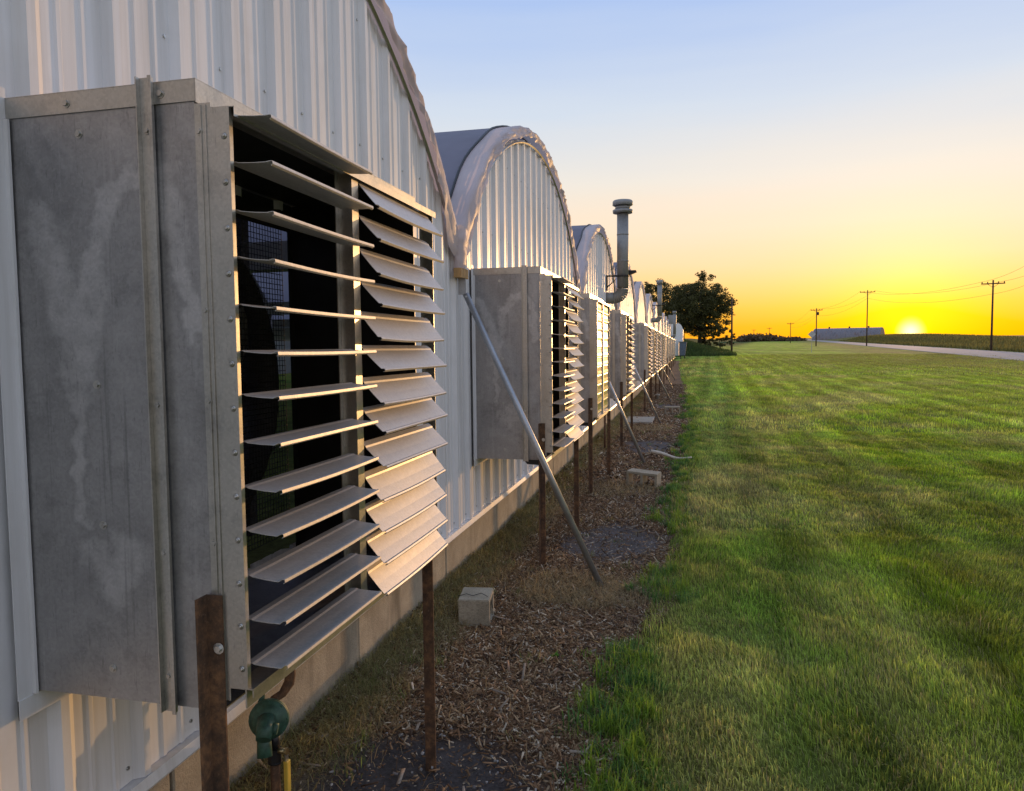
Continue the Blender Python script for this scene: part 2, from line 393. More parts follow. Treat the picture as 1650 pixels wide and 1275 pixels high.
def turf_col(x, y, n=1.0):
    dry, cool, lush = grass_tint(x, y)
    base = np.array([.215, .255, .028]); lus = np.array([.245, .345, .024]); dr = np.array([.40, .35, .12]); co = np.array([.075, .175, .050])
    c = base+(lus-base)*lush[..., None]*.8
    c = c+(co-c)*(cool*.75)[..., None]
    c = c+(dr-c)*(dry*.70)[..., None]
    mow = sst(.25, .75, .5+.5*np.sin((x*math.cos(.03)-y*math.sin(.03))*2*math.pi/1.05+2.2*fbm(x*.25, y*.06, 42, 2)))
    st = fbm(x*6, y*.7, 47, 3)
    return c*((.92+.28*mow)*(.70+.70*st)*(.95+.30*sst(7, 22, y)))[..., None]
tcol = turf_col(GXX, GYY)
dd = road_d(GXX, GYY)
near = (1-sst(14, 45, GYY))[..., None]
soil = np.array([.040, .045, .016])
fldc = np.array([.15, .135, .045])+.05*(fbm(GXX*.2, GYY*.05, 51, 3)-.5)[..., None]
tcol = tcol*(1-near)*.86+near*(soil*.6+tcol*.35)
dist_dry = sst(14, 60, np.hypot(GXX, GYY)) * sst(2, 14, dd)
tcol = tcol+(np.array([.26, .215, .075])-tcol)*(.85*dist_dry*(.5+fbm(GXX*.25, GYY*.12, 52, 3)))[..., None]
fm = sst(25, 28, dd)[..., None]; tcol = tcol*(1-fm)+fm*fldc
bm_ = (sst(86, 95, GYY-.25*GXX)*(1-sst(-2, 6, GXX-.10*(GYY-100))))[..., None]; tcol = tcol*(1-bm_)+bm_*np.array([.045, .075, .020])
V = np.c_[GXX.ravel(), GYY.ravel(), GZZ.ravel()]
nx, ny = len(gx), len(gy)
I = (np.arange(ny-1)[:, None]*nx+np.arange(nx-1)[None, :]).ravel()
Tq = np.c_[I, I+1, I+nx+1, I+nx]
tg = NT('turf_ground'); a_ = tg.n.new('ShaderNodeAttribute'); a_.attribute_name = 'Col'
n1 = tg.noise(9, 5, .7); n2 = tg.noise(1.0, 5, .65, tg.map((3.0, .7, 1))); n3 = tg.noise(1.0, 4, .6, tg.map((.9, .16, 1)))
cg = tg.mix(1.0, a_.outputs['Color'], tg.ramp(n1, [(.25, (.55,)*3), (.75, (1.5,)*3)]), 'MULTIPLY')
cg = tg.mix(1.0, cg, tg.ramp(n2, [(.25, (.70, .72, .70)), (.75, (1.30, 1.28, 1.2))]), 'MULTIPLY')
cg = tg.mix(1.0, cg, tg.ramp(n3, [(.3, (.78, .84, .80)), (.7, (1.22, 1.16, 1.15))]), 'MULTIPLY')
tg.set(Base_Color=cg, Roughness=1.0, Specular_IOR_Level=.1); tg.bump(n1, .8, .05)
link('ground', np_mesh('ground', V, Tq, tcol.reshape(-1, 3), True), tg.m, kind='structure')

# mulch bed
bs = np.linspace(0, 1, 84); by = np.concatenate([np.arange(.8, 14, .03), np.arange(14, 34, .12), np.arange(34, 72, .6)])
BT, BY = np.meshgrid(bs, by)
BX = -1.74+BT*(edge_x(BY)+.06+1.74)
BZ = bed_z(BX, BY)-.04*sst(.93, 1.0, BT)
def blob(x, y, cx, cy, rx, ry, s):
    r = np.sqrt(((x-cx)/rx)**2+((y-cy)/ry)**2)+.5*(fbm(x*3, y*3, s, 3)-.5); return 1-sst(.55, 1.15, r)
def soil_mask(x, y):
    return np.maximum.reduce([blob(x, y, -1.02, 2.55, .62, .72, 61), blob(x, y, -.66, 6.65, .58, .85, 62), blob(x, y, -.68, 13.4, .55, 1.1, 63), blob(x, y, -.6, 22.4, .5, 1.2, 64)])
def straw_mask(x, y):
    return (.45+.9*fbm(x*3.5, y*3.5, 75, 3))*np.maximum.reduce([blob(x, y, -.70, 5.25, .62, .42, 71)*.6, blob(x, y, -.85, 9.2, .6, .6, 72)*.8, sst(-1.22, -1.55, x+.25*(fbm(y*2, x*2, 73, 3)-.5))*.95, blob(x, y, -.75, 16.3, .6, .7, 74)*.6])
sm_, st_ = soil_mask(BX, BY), straw_mask(BX, BY)
bc = np.array([.14, .085, .052])+(np.array([.21, .13, .078])-np.array([.14, .085, .052]))*fbm(BX*4, BY*4, 65, 3)[..., None]
bc = bc+(np.array([.21, .165, .085])-bc)*(st_*.8)[..., None]
soilc = np.where((BY > 4.5)[..., None], np.array([.125, .105, .098]), np.array([.066, .056, .052]))*(.7+.7*fbm(BX*6, BY*6, 66, 4))[..., None]
bc = bc+(soilc-bc)*sm_[..., None]
BZ = BZ-.02*sm_
bnx, bny = BX.shape[1], BX.shape[0]
I = (np.arange(bny-1)[:, None]*bnx+np.arange(bnx-1)[None, :]).ravel()
link('mulch_bed', np_mesh('mulch_bed', np.c_[BX.ravel(), BY.ravel(), BZ.ravel()], np.c_[I, I+1, I+bnx+1, I+bnx], bc.reshape(-1, 3), True), MULCH, kind='structure')

# road
t = NT('road_concrete'); rn = t.noise(1.0, 4, .6, t.map((1.2, .1, 1))); t.set(Base_Color=t.ramp(rn, [(.3, (.30, .27, .26)), (.7, (.40, .36, .34))]), Roughness=.92, Specular_IOR_Level=.15)
rs = np.concatenate([np.arange(0, 420, 5.0), np.arange(420, 1400, 40.0)]); rows = []
for s in rs:
    row = []
    for d in (17.6, 21.3, 25.0):
        x = d*math.cos(ROAD_A)+s*math.sin(ROAD_A); y = -d*math.sin(ROAD_A)+s*math.cos(ROAD_A); row.append((x, y, float(ground_z(x, y))+.06+(.05 if d == 21.3 else 0)))
    rows.append(row)
mbr = MB().grid(rows, False)
for k in range(len(rs)-1):   # slab edge on the lawn side
    a, b = rows[k][0], rows[k+1][0]; mbr.add([a, b, (b[0]-.1, b[1], b[2]-.2), (a[0]-.1, a[1], a[2]-.2)], [(0, 1, 2, 3)])
mbr.build('road', t.m, kind='structure')

# ------------------------------------------------------------------ greenhouse
PITCH = 6.45; G0 = -1.05; NB = 12; XW = -1.72; WB = CZ-1.36       # wall bottom
def gut(k): return G0+PITCH*k
R_ARC = 4.08
def arch(dy):   # roof height (absolute) over the bay's centre line
    return CZ+2.40-(R_ARC-math.sqrt(max(R_ARC**2-dy*dy, .01)))
green = thing('greenhouse', 'long gutter connected greenhouse with white ribbed metal end walls and arched plastic film roofs', 'greenhouse', (XW, 5.4, 0))
green.location = (0, 0, 0)
PROF = [(0, 0), (.062, 0), (.068, .005), (.082, .005), (.088, 0), (.15, 0), (.156, .005), (.17, .005), (.176, 0), (.232, 0), (.252, .028), (.280, .028)]   # one 0.30 m rib period
BOXES = [(1.59, 'open'), (5.83, 'open'), (8.87, 'shut'), (13.12, 'open'), (20.3, 'open'), (24.0, 'open'), (27.4, 'open'), (32.6, 'open'), (36.6, 'shut'), (42.2, 'shut'), (48.6, 'shut'), (55.0, 'shut'), (61.4, 'shut')]
BW = 1.45; ZT = CZ+.643; ZB = CZ-.895
def wall_strip(mb, cols, zb, ztf):
    n = len(cols); vs = []; fs = []
    for (y, x) in cols:
        zt = max(ztf(y), zb+.002); vs += [(XW+x, y, zb), (XW+x, y, zt)]
    fs = [(2*i, 2*i+2, 2*i+3, 2*i+1) for i in range(n-1)]
    mb.add(vs, fs)
for k in range(NB):
    c = gut(k)+PITCH/2
    gw = D.objects.new('gable_wall', None); gw.empty_display_size = .1; C.objects.link(gw); gw.parent = green; gw.location = (0, 0, 0)
    ncol = 7; w = PITCH/ncol; per = w/3
    topf = lambda y: arch(min(abs(y-c), 3.2))-.13
    for s in range(ncol):
        y0 = gut(k)+s*w+.0015; cols = []
        for r in range(3):
            for (dy, dx) in PROF: cols.append((y0+r*per+dy*per/.30, dx))
        cols.append((y0+w-.003+.022, .0015))
        cols = [(y, x+.0012*(s % 2)) for y, x in cols]
        mb = MB()
        if k == 0:      # first bay: sheets are cut round the fan opening
            o0, o1 = 1.60, 3.07
            def ins(y): return o0 < y < o1
            seg = []
            runs = []
            for i, cc in enumerate(cols):
                st = ins(cc[0])
                if runs and runs[-1][0] == st: runs[-1][1].append(cc)
                else:
                    if runs: runs[-1][1].append(cc)
                    runs.append((st, [cc]))
            for st, cs in runs:
                if len(cs) < 2: continue
                if st:
                    m2 = MB(); wall_strip(m2, cs, CZ+.60, topf); m2.build('siding_sheet', SIDING, gw, recalc=False)
                    m2 = MB(); wall_strip(m2, cs, WB, lambda y: CZ-.86); m2.build('siding_sheet', SIDING, gw, recalc=False)
                else: wall_strip(mb, cs, WB, topf)
        else: wall_strip(mb, cols, WB, topf)
        if mb.v: mb.build('siding_sheet', SIDING, gw, recalc=False)
        # screws in rows
        if k < 3:
            mq = MB()
            for r in range(3):
                for zz in (CZ+1.0+.02*s, CZ-1.31, CZ+1.75):
                    y = y0+r*per+.30*.70*per/.30
                    if zz > topf(y)-.06: continue
                    mq.tube([(XW-.001, y, zz), (XW+.006, y, zz)], .0065, 6)
            if mq.v: mq.build('screws', SCREWM, gw, 'stuff')
    # roof film
    n = 40; ys = [c-3.2+6.4*i/n for i in range(n+1)]; P = []
    for x in (-1.84, -2.6, -5, -10, -18, -28):
        P.append([(x, y, arch(y-c)+.006*math.sin(y*9+x)) for y in ys])
    MB().grid(P).build('roof_film', FILM, green)
    mb = MB(); mb.tube([(-1.855+.012*math.sin(i), y, arch(y-c)+.014) for i, y in enumerate(ys)], .012, 6); mb.build('hoop_strap', BLACK, green)
    mb = MB()
    for xx in (-4.2, -7.2, -10.2, -13.2, -16.2, -19.2):
        mb.tube([(xx, y, arch(y-c)-.05) for y in ys[::2]], .03, 6); mb.tube([(xx, c-3.15, CZ+1.0), (xx, c+3.15, CZ+1.0)], .025, 6)
        mb.tube([(xx, c-1.6, CZ+1.0), (xx, c, arch(0)-.06)], .018, 5); mb.tube([(xx, c+1.6, CZ+1.0), (xx, c, arch(0)-.06)], .018, 5)
        mb.tube([(xx, c-3.2, 0), (xx, c-3.2, CZ+1.0)], .04, 6)
    mb.build('truss', FRAME, green, 'stuff')
    # crumpled film edge lapped over the gable
    nu, nv = 150, 14; P = []
    s0 = 100*k
    for i in range(nu+1):
        a = -1+2*i/nu; y = c+a*3.215; dy = y-c; zt = arch(max(-3.2, min(3.2, dy)))
        dz = arch(max(-3.2, min(3.2, dy+.01)))-arch(max(-3.2, min(3.2, dy-.01))); ln = math.hypot(.02, dz); ny_, nz_ = -dz/ln, .02/ln
        w = .055+.085*float(fbm(i*.09, 0, s0+1, 3))+.10*sst(.75, 1, abs(a))*1.2
        row = []
        for j in range(nv+1):
            q = j/nv
            e1 = .62-2.2*abs(float(fbm(i*.13, j*.16, s0+3, 3))-.5); e1 -= .3; e2 = 2*abs(float(fbm(i*.45+j*.3, j*.4, s0+5, 2))-.5)-.25
            if q < .4: x = -1.86+q/.4*.19; off = .004
            else: x = -1.67+.02*math.sin((q-.4)/.6*2.2); off = -(q-.4)/.6*w
            amp = .3+q
            x2 = x+amp*(.045*e1+.028*e2)*(1 if q > .2 else .2); off += amp*(.020*e1+.012*e2)*(q > .15)
            row.append((max(x2, XW+.034) if q > .5 else x2, y+ny_*off, zt+nz_*off))
        P.append(row)
    MB().grid(P).build('film_edge', TRIM, green)
    # channel that holds the film's edge
    mb = MB(); mb.tube([(XW+.036, y, arch(y-c)-.155) for y in ys[1:-1]], .012, 4, smooth=False); mb.build('edge_channel', FRAME, green)
    # gutter and its bunched end
    g = gut(k+1); zg = CZ+.80
    P = []
    for i in range(14):
        row = []
        for j in range(12):
            an = math.pi*(.05+1.9*j/11); rr = .10+.035*math.sin(3*an+k)+.05*(float(fbm(i*.7, j*.8, 900+k, 2))-.5)
            zz = zg+.10-.33*i/13; rr *= (1-.25*i/13)
            row.append((XW+.03+.07*math.sin(an)*(1.1-.3*i/13)+.03*(float(fbm(i*.8, j*.9, 950+k, 2))-.5), g+rr*math.cos(an), zz+.02*math.sin(j*2.1+i)))
        P.append(row)
    MB().grid(P).build('gutter_end', TRIM, green)
    MB().box((XW+.032, g-.10, zg-.27), (XW+.09, g+.08, zg-.20)).build('wood_block', WOOD, green)
    MB().prism([(g-.14, zg+.05), (g-.10, zg-.16), (g+.10, zg-.16), (g+.14, zg+.05), (g+.12, zg+.05), (g+.09, zg-.14), (g-.09, zg-.14), (g-.12, zg+.05)], 'x', -28, XW-.03).build('gutter', FRAME, green)
yEnd = gut(NB)
ft = MB(); ft.prism([(XW-.02, WB-.045), (XW+.038, WB-.045), (XW+.042, WB-.037), (XW+.034, WB-.002), (XW-.02, WB-.002)], 'y', G0, yEnd); ft.build('base_trim', SIDING, green)
y = G0; k = 0
edges = [-1.05, .65, 2.15, 3.65, 5.15]
while edges[-1] < yEnd-1: edges.append(edges[-1]+1.5)
for a, b in zip(edges[:-1], edges[1:]):
    j = random.uniform(-.003, .003)
    MB().box((XW-.20, a+.006, -.35), (XW-.012+j, b-.006, WB-.047)).build('foundation_block', CONC, green, bevel=.006)
MB().box((-28, yEnd, 0), (XW-.01, yEnd+.06, CZ+.9)).build('end_wall', SIDING, green)
MB().box((-28.05, G0, 0), (-28, yEnd, CZ+.9)).build('rear_wall', SIDING, green)
MB().box((-28, G0-.06, 0), (XW-.01, G0, CZ+.9)).build('end_wall', SIDING, green)

# ------------------------------------------------------------------ fan housings
XB = -1.690; XC = -1.145; XS0 = -1.100; XS1 = -1.050
def slat_mesh(name, y0, y1, ang, chord, sag):
    a = math.radians(ang); o = (math.cos(a), -math.sin(a)); nrm = (math.sin(a), math.cos(a))
    prof = [(0, 0, 0), (.020, .0025, 0), (.027, 0, 0), (.62*chord, -.001, 0), (chord-.008, .0, 0), (chord-.003, .0045, .012), (chord+.003, .004, .012), (chord+.0045, -.002, .012), (chord, -.006, .012)]
    rows = []
    ny = 6
    for (q, h, inset) in prof:
        row = []
        for j in range(ny+1):
            yy = y0+inset*.8+(y1-y0-1.6*inset)*j/ny
            dz = -sag*math.sin(math.pi*j/ny)*q/chord
            row.append((o[0]*q+nrm[0]*h, yy, o[1]*q+nrm[1]*h+dz))
        rows.append(row)
    mb = MB(); mb.grid(rows, False)
    low = [[(x-nrm[0]*.0015, yy, z-nrm[1]*.0015) for x, yy, z in r] for r in rows]
    mb.grid(low, False)
    # close the rim
    for A, B in ((rows[0], low[0]), (rows[-1], low[-1]), ([r[0] for r in rows], [r[0] for r in low]), ([r[-1] for r in rows], [r[-1] for r in low])):
        mb.grid([A, B], False)
    return mb.mesh(name)
Z0 = CZ-.83; Z1 = CZ+.575; NS = 13; DZ = (Z1-Z0-.035)/NS
slatL = [slat_mesh('slat', .015, .615, 3+2*i, .108, .002*i) for i in range(3)]
slatR = [slat_mesh('slat', .715, 1.385, 45+3*i, .120, .003*i) for i in range(3)]
slatC = [slat_mesh('slat', .015, .655, 86, .112, 0), slat_mesh('slat', .675, 1.385, 86, .112, 0)]
for m_ in slatL+slatR+slatC: m_.materials.clear()
sC = [m_ for m_ in slatC]
def hexscrew(mb, p, axis, r=.007, h=.006):
    p = Vector(p); ax = Vector(axis); mb.tube([p, p+ax*h], r, 6, smooth=False); mb.tube([p, p+ax*.0015], r*1.6, 10)
def build_box(i, y, state, label):
    y1 = y+BW
    h = thing('fan_housing', label, 'fan housing', (XB, y, 0), 'fan housings along the greenhouse wall'); h.location = (0, 0, 0)
    near = i < 3
    P = lambda mb, n, m=GALV, **k: mb.build(n, m, h, **k)
    P(MB().box((XW+.004, y, ZB), (XC, y+.004, ZT-.004)), 'side_panel')
    P(MB().box((XW+.004, y1-.004, ZB), (XC, y1, ZT-.004)), 'side_panel')
    P(MB().box((XW+.004, y+.004, ZT-.006), (XC, y1-.004, ZT-.002)), 'top_panel')
    P(MB().box((XW+.004, y+.004, ZB), (XC+.02, y1-.004, ZB+.004)), 'bottom_panel')
    # folded cap round the top
    cm = MB(); cm.box((XB, y-.004, ZT-.048), (XC+.004, y-.0015, ZT+.002)); cm.box((XB, y1+.0015, ZT-.048), (XC+.004, y1+.004, ZT+.002))
    cm.box((XC+.0045, y-.004, ZT-.052), (XC+.007, y1+.004, ZT+.002)); cm.box((XB, y-.004, ZT+.0025), (XC+.007, y1+.004, ZT+.0045))
    P(cm, 'cap_flange', FRAME)
    # corner angle and seam strip
    cm = MB(); cm.box((XC+.001, y-.003, ZB+.03), (XS0-.001, y-.001, ZT-.055)); cm.box((XC+.016, y-.0062, ZB+.03), (XC+.020, y-.0032, ZT-.06)); cm.box((XC+.030, y-.0062, ZB+.03), (XC+.033, y-.0032, ZT-.06))
    P(cm, 'corner_angle', FRAME)
    xs = XC-.145
    cm = MB(); zt_ = ZT+.015; zb_ = ZB-.012
    cm.box((xs, y-.022, zb_), (xs+.003, y-.0045, zt_)); cm.box((xs+.0032, y-.0085, zb_), (xs+.034, y-.0055, zt_)); cm.box((xs+.0342, y-.022, zb_), (xs+.0372, y-.0045, zt_)); cm.box((xs+.0374, y-.022, zb_), (xs+.044, y-.0195, zt_))
    P(cm, 'seam_strip', FRAME)
    # louvre frame
    cm = MB(); cm.box((XS0, y-.006, Z0), (XS1, y-.0035, Z1)); cm.box((XS0, y-.0033, Z0), (XS0+.002, y+.020, Z1)); cm.box((XS1-.0015, y-.0033, Z0), (XS1, y+.008, Z1))
    P(cm, 'frame_stile', FRAME)
    cm = MB(); cm.box((XS0, y1-.030, Z0), (XS1, y1-.027, Z1)); cm.box((XS0, y1-.050, Z0), (XS0+.002, y1-.0303, Z1)); P(cm, 'frame_stile', FRAME)
    cm = MB(); cm.box((XS0, y-.003, Z1-.002), (XS1+.012, y1-.020, Z1)); cm.box((XS1+.0105, y-.003, Z1-.024), (XS1+.012, y1-.020, Z1-.0022)); cm.box((XC+.008, y+.0, Z1+.0005), (XS0+.004, y1-.02, Z1+.003)); P(cm, 'frame_head', FRAME)
    cm = MB(); cm.box((XS0, y-.003, Z0-.003), (XS1+.012, y1-.030, Z0)); cm.box((XS1+.010, y-.003, Z0-.022), (XS1+.013, y1-.030, Z0-.0032)); cm.box((XS1-.01, y-.003, Z0-.05), (XS1-.006, y1-.03, Z0-.0035))
    P(cm, 'frame_sill', FRAME)
    cm = MB(); cm.box((XS0-.004, y+.635, Z0+.001), (XS0-.001, y+.725, Z1-.003)); cm.box((XS0-.0008, y+.655, Z0+.001), (XS1-.006, y+.658, Z1-.003)); cm.box((XS0-.0008, y+.700, Z0+.001), (XS1-.006, y+.703, Z1-.003)); cm.box((XS1-.0058, y+.655, Z0+.001), (XS1-.0035, y+.703, Z1-.003))
    P(cm, 'mullion', FRAME)
    cm = MB(); cm.box((XB+.008, y+.0045, ZB+.0045), (XC-.001, y+.007, ZT-.0065)); cm.box((XW+.006, y1-.007, ZB+.0045), (XC-.001, y1-.0045, ZT-.0065)); cm.box((XB+.008, y+.0075, ZT-.009), (XC-.001, y1-.0075, ZT-.0068)); P(cm, 'inner_shade_liner', DARK)  # dark sheets added over the bright inner faces to stand in for interior shade
    for j in range(NS):
        z = Z0+.056+.1112*j
        if state == 'open':
            for lst, seed in ((slatL, 0), (slatR, 1)):
                me = lst[(j*7+i*3+seed+random.randrange(3)) % 3]
                if not me.materials: me.materials.append(LOUV)
                o = link('slat', me, None, h); o.location = (XS0+.030, y, z+(.034-.0026*j if seed else 0)+random.uniform(-.0025, .0025)); o.rotation_euler = (random.uniform(-.004, .004), random.uniform(-.03, .03), 0)
                if j == NS-1 and seed == 0: o.rotation_euler[1] -= .02
        else:
            for me in slatC:
                if not me.materials: me.materials.append(LOUVP)
                o = link('slat', me, None, h); o.location = (XS0+.026, y, z); o.rotation_euler = (random.uniform(-.003, .003), random.uniform(-.02, .02), 0)
    if i < 2:
        for j in range(NS):
            zz = Z0+.05+.1072*j
            mq = MB(); mq.tube([((XS0+XS1)/2+.010, y-.0055, zz), ((XS0+XS1)/2+.010, y-.009, zz)], [.009, .006], 10); mq.tube([((XS0+XS1)/2+.010, y-.009, zz), ((XS0+XS1)/2+.010, y-.0115, zz)], [.0055, .003], 8)
            mq.build('rivet', FRAME, h)
    if i < 4:
        mq = MB()
        for zz in (ZT-.12, CZ-.12, CZ-.47, CZ+.1, ZB+.14): hexscrew(mq, (XC+.012, y-.003, zz), (0, -1, 0), .0065)
        for zz in (ZT-.11, CZ-.13, CZ-.5, ZB+.08): hexscrew(mq, (xs+.018, y-.0085, zz), (0, -1, 0), .006, .005)
        for xx in (XC-.36, XC-.09): hexscrew(mq, (xx, y-.004, ZT-.024), (0, -1, 0), .0075)
        for xx, zz in ((XC-.33, ZT-.10), (XC-.31, CZ-.08), (XC-.31, CZ-.44), (XC-.30, ZB+.08)): hexscrew(mq, (xx, y, zz), (0, -1, 0), .007)
        mq.build('screws', SCREWM if i else FRAME, h, 'stuff')
    # rear flashing against the wall
    cm = MB(); cm.box((XB-.003, y-.055, ZB-.06), (XB-.0005, y-.001, ZT+.03)); cm.box((XB-.0003, y-.012, ZB-.005), (XB+.012, y-.0045, ZT-.05)); P(cm, 'wall_flashing', SIDING)
    cm = MB(); cm.box((XB-.003, y-.055, ZB-.062), (XB+.002, y+.40, ZB-.008)); P(cm, 'wall_flashing', SIDING)
    if state == 'open' and i > 0: P(MB().box((XB+.002, y+.0045, ZB+.0045), (XB+.006, y1-.0045, ZT-.0065)), 'fan_shade_panel', DARK)  # dark sheet added over the uncut siding, standing in for the shaded fan opening
    # angle-iron legs
    for (yy, top) in ((y-.030, CZ-.598), (y1-.16, Z0-.03)):
        xx = -1.157 if yy < y else -1.075
        zg = float(bed_z(xx, yy)); w_ = .046
        cm = MB(); cm.prism([(xx, yy), (xx+w_, yy), (xx+w_, yy+.005), (xx+.005, yy+.005), (xx+.005, yy+w_), (xx, yy+w_)] if yy > y else [(xx, yy-.022), (xx+.005, yy-.022), (xx+.005, yy+.018), (xx+w_, yy+.018), (xx+w_, yy+.0235), (xx, yy+.0235)], 'z', zg-.12, top)
        lg = P(cm, 'leg', RUST)
        if yy < y and i < 3:
            mq = MB(); hexscrew(mq, (xx+w_-.012, yy+.017, CZ-.73), (0, -1, 0), .009, .008); mq.build('bolt', SCREWM, lg)
    if 0 < i < 4:
        cm = MB(); cm.prism([(XC-.15, ZB-.002), (XC-.12, ZB-.04), (XC-.02, ZB-.045), (XC, ZB-.002)], 'y', y+.02, y+.18); P(cm, 'drain_scupper', BLACK)
    return h
LAB = ['largest galvanised fan housing with open louvres, nearest in the row',
       'galvanised fan housing with open louvres standing behind the nearest brace pipe',
       'galvanised fan housing with closed louvres glowing orange beside the tall stack',
       'galvanised fan housing with open louvres right below the elbow of the tall stack',
       'galvanised fan housing with open louvres just beyond the tall stack, below its first small gables',
       'galvanised fan housing, second beyond the one under the tall stack, louvres open',
       'galvanised fan housing, third beyond the one under the tall stack, louvres open',
       'galvanised fan housing with the farthest open louvres in the row',
       'distant closed fan housing right after the farthest open louvres',
       'distant closed fan housing, second after the farthest open louvres',
       'distant closed fan housing, third after the farthest open louvres',
       'distant closed fan housing, last but one before the white shed',
       'distant closed fan housing, very last one before the white shed']
for i, (y, stt) in enumerate(BOXES): build_box(i, y, stt, LAB[i])

# exhaust fan behind the first housing's louvres
yc, zc = 2.32, CZ-.13
fan = thing('exhaust_fan', 'dark exhaust fan with blades and wire guard deep behind the nearest louvres', 'fan', (0, 0, 0))
mb = MB(); n = 40
for ring, (r0, r1, xa, xb) in enumerate(((.60, .612, -1.98, -1.74),)):
    vs = []
    for k in range(n):
        a = 2*math.pi*k/n; c_, s_ = math.cos(a), math.sin(a)
        for (r, x) in ((r0, xa), (r1, xa), (r1, xb), (r0, xb)): vs.append((x, yc+r*c_, zc+r*s_))
    mb.add(vs, [(4*k+j, 4*k+(j+1) % 4, 4*((k+1) % n)+(j+1) % 4, 4*((k+1) % n)+j) for k in range(n) for j in range(4)], True)
mb.build('shroud', DARK, fan)
for k in range(5):
    a = 2*math.pi*k/5+.35; mb = MB(); rows = []
    for q in range(7):
        r = .10+.48*q/6; w = .10+.10*q/6; row = []
        for j in (-1, -.3, .4, 1):
            an = a+j*w*.9/r*.8; row.append((-1.86+j*.07*(1-.4*q/6)+.02*(1-j*j), yc+r*math.cos(an), zc+r*math.sin(an)))
        rows.append(row)
    mb.grid(rows); mb.build('blade', GALV, fan)
mb = MB(); mb.tube([(-1.95, yc, zc), (-1.80, yc, zc)], .10, 16); mb.build('hub', DARK, fan)
mb = MB(); mb.tube([(-2.2, yc-.05, zc-.42), (-1.92, yc-.05, zc-.42)], .11, 14); mb.build('motor', DARK, fan)
mb = MB()
for q in range(-31, 32):
    mb.tube([(-1.735, yc-.66, zc+q*.022), (-1.735, yc+.66, zc+q*.022)], .0016, 4, False); mb.tube([(-1.738, yc+q*.0213, zc-.68), (-1.738, yc+q*.0213, zc+.70)], .0016, 4, False)
mb.build('wire_guard', DARK, fan, 'stuff')
mb = MB(); mb.box((-1.95, yc-.68, zc-.70), (-1.91, yc-.62, zc+.72)); mb.box((-1.95, yc+.62, zc-.70), (-1.91, yc+.68, zc+.72)); mb.box((-1.95, yc-.62, zc-.05), (-1.92, yc+.62, zc+.0)); mb.tube([(-1.93, yc+.10, zc+.70), (-1.93, yc+.62, zc-.1)], .022, 6)
mb.build('mounting_frame', DARK, fan)

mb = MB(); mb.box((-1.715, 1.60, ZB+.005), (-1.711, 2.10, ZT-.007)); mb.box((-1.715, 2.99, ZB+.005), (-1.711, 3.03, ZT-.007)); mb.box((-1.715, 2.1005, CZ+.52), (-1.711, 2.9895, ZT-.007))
mb.build('orifice_shade_panel', DARK, fan)  # dark strips round the fan opening, added to darken the housing's interior
# ------------------------------------------------------------------ brace pipes
BLAB = ['galvanised brace pipe slanting from the nearest gutter in front of the second housing', 'brace pipe slanting to the mulch behind the lying concrete block',
        'brace pipe whose foot stands beside the flat concrete pad', 'brace pipe, second beyond the flat concrete pad', 'brace pipe, third beyond the flat concrete pad', 'faint brace pipe farthest down the wall']
for k in range(6):
    g = gut(k+1); yb = [5.40, 11.45, 17.35, 24.4, 31.4, 37.6][k]; xb = [-.59, -.62, -.58, -.50, -.60, -.6][k]; zb = float(bed_z(xb, yb))-.06
    p = thing('brace_pipe', BLAB[k], 'brace pipe', (0, 0, 0), 'brace pipes from gutters to the ground')
    top = Vector((XW+.06, g+.02 if k == 0 else min(g, yb+.35), CZ+.47)); bot = Vector((xb, yb, zb)); dirv = (bot-top).normalized()
    MB().tube([top+dirv*.06, bot], .024, 12).build('pipe', PIPE, p)
    MB().box((top.x-.03, top.y-.008, top.z-.06), (top.x+.025, top.y+.008, top.z+.07)).build('bracket', PIPE, p)
    if k < 2:
        mq = MB(); mq.tube([top+dirv*.085+Vector((0, -.03, 0)), top+dirv*.085+Vector((0, .03, 0))], .008, 6); mq.build('bolt', SCREWM, p)

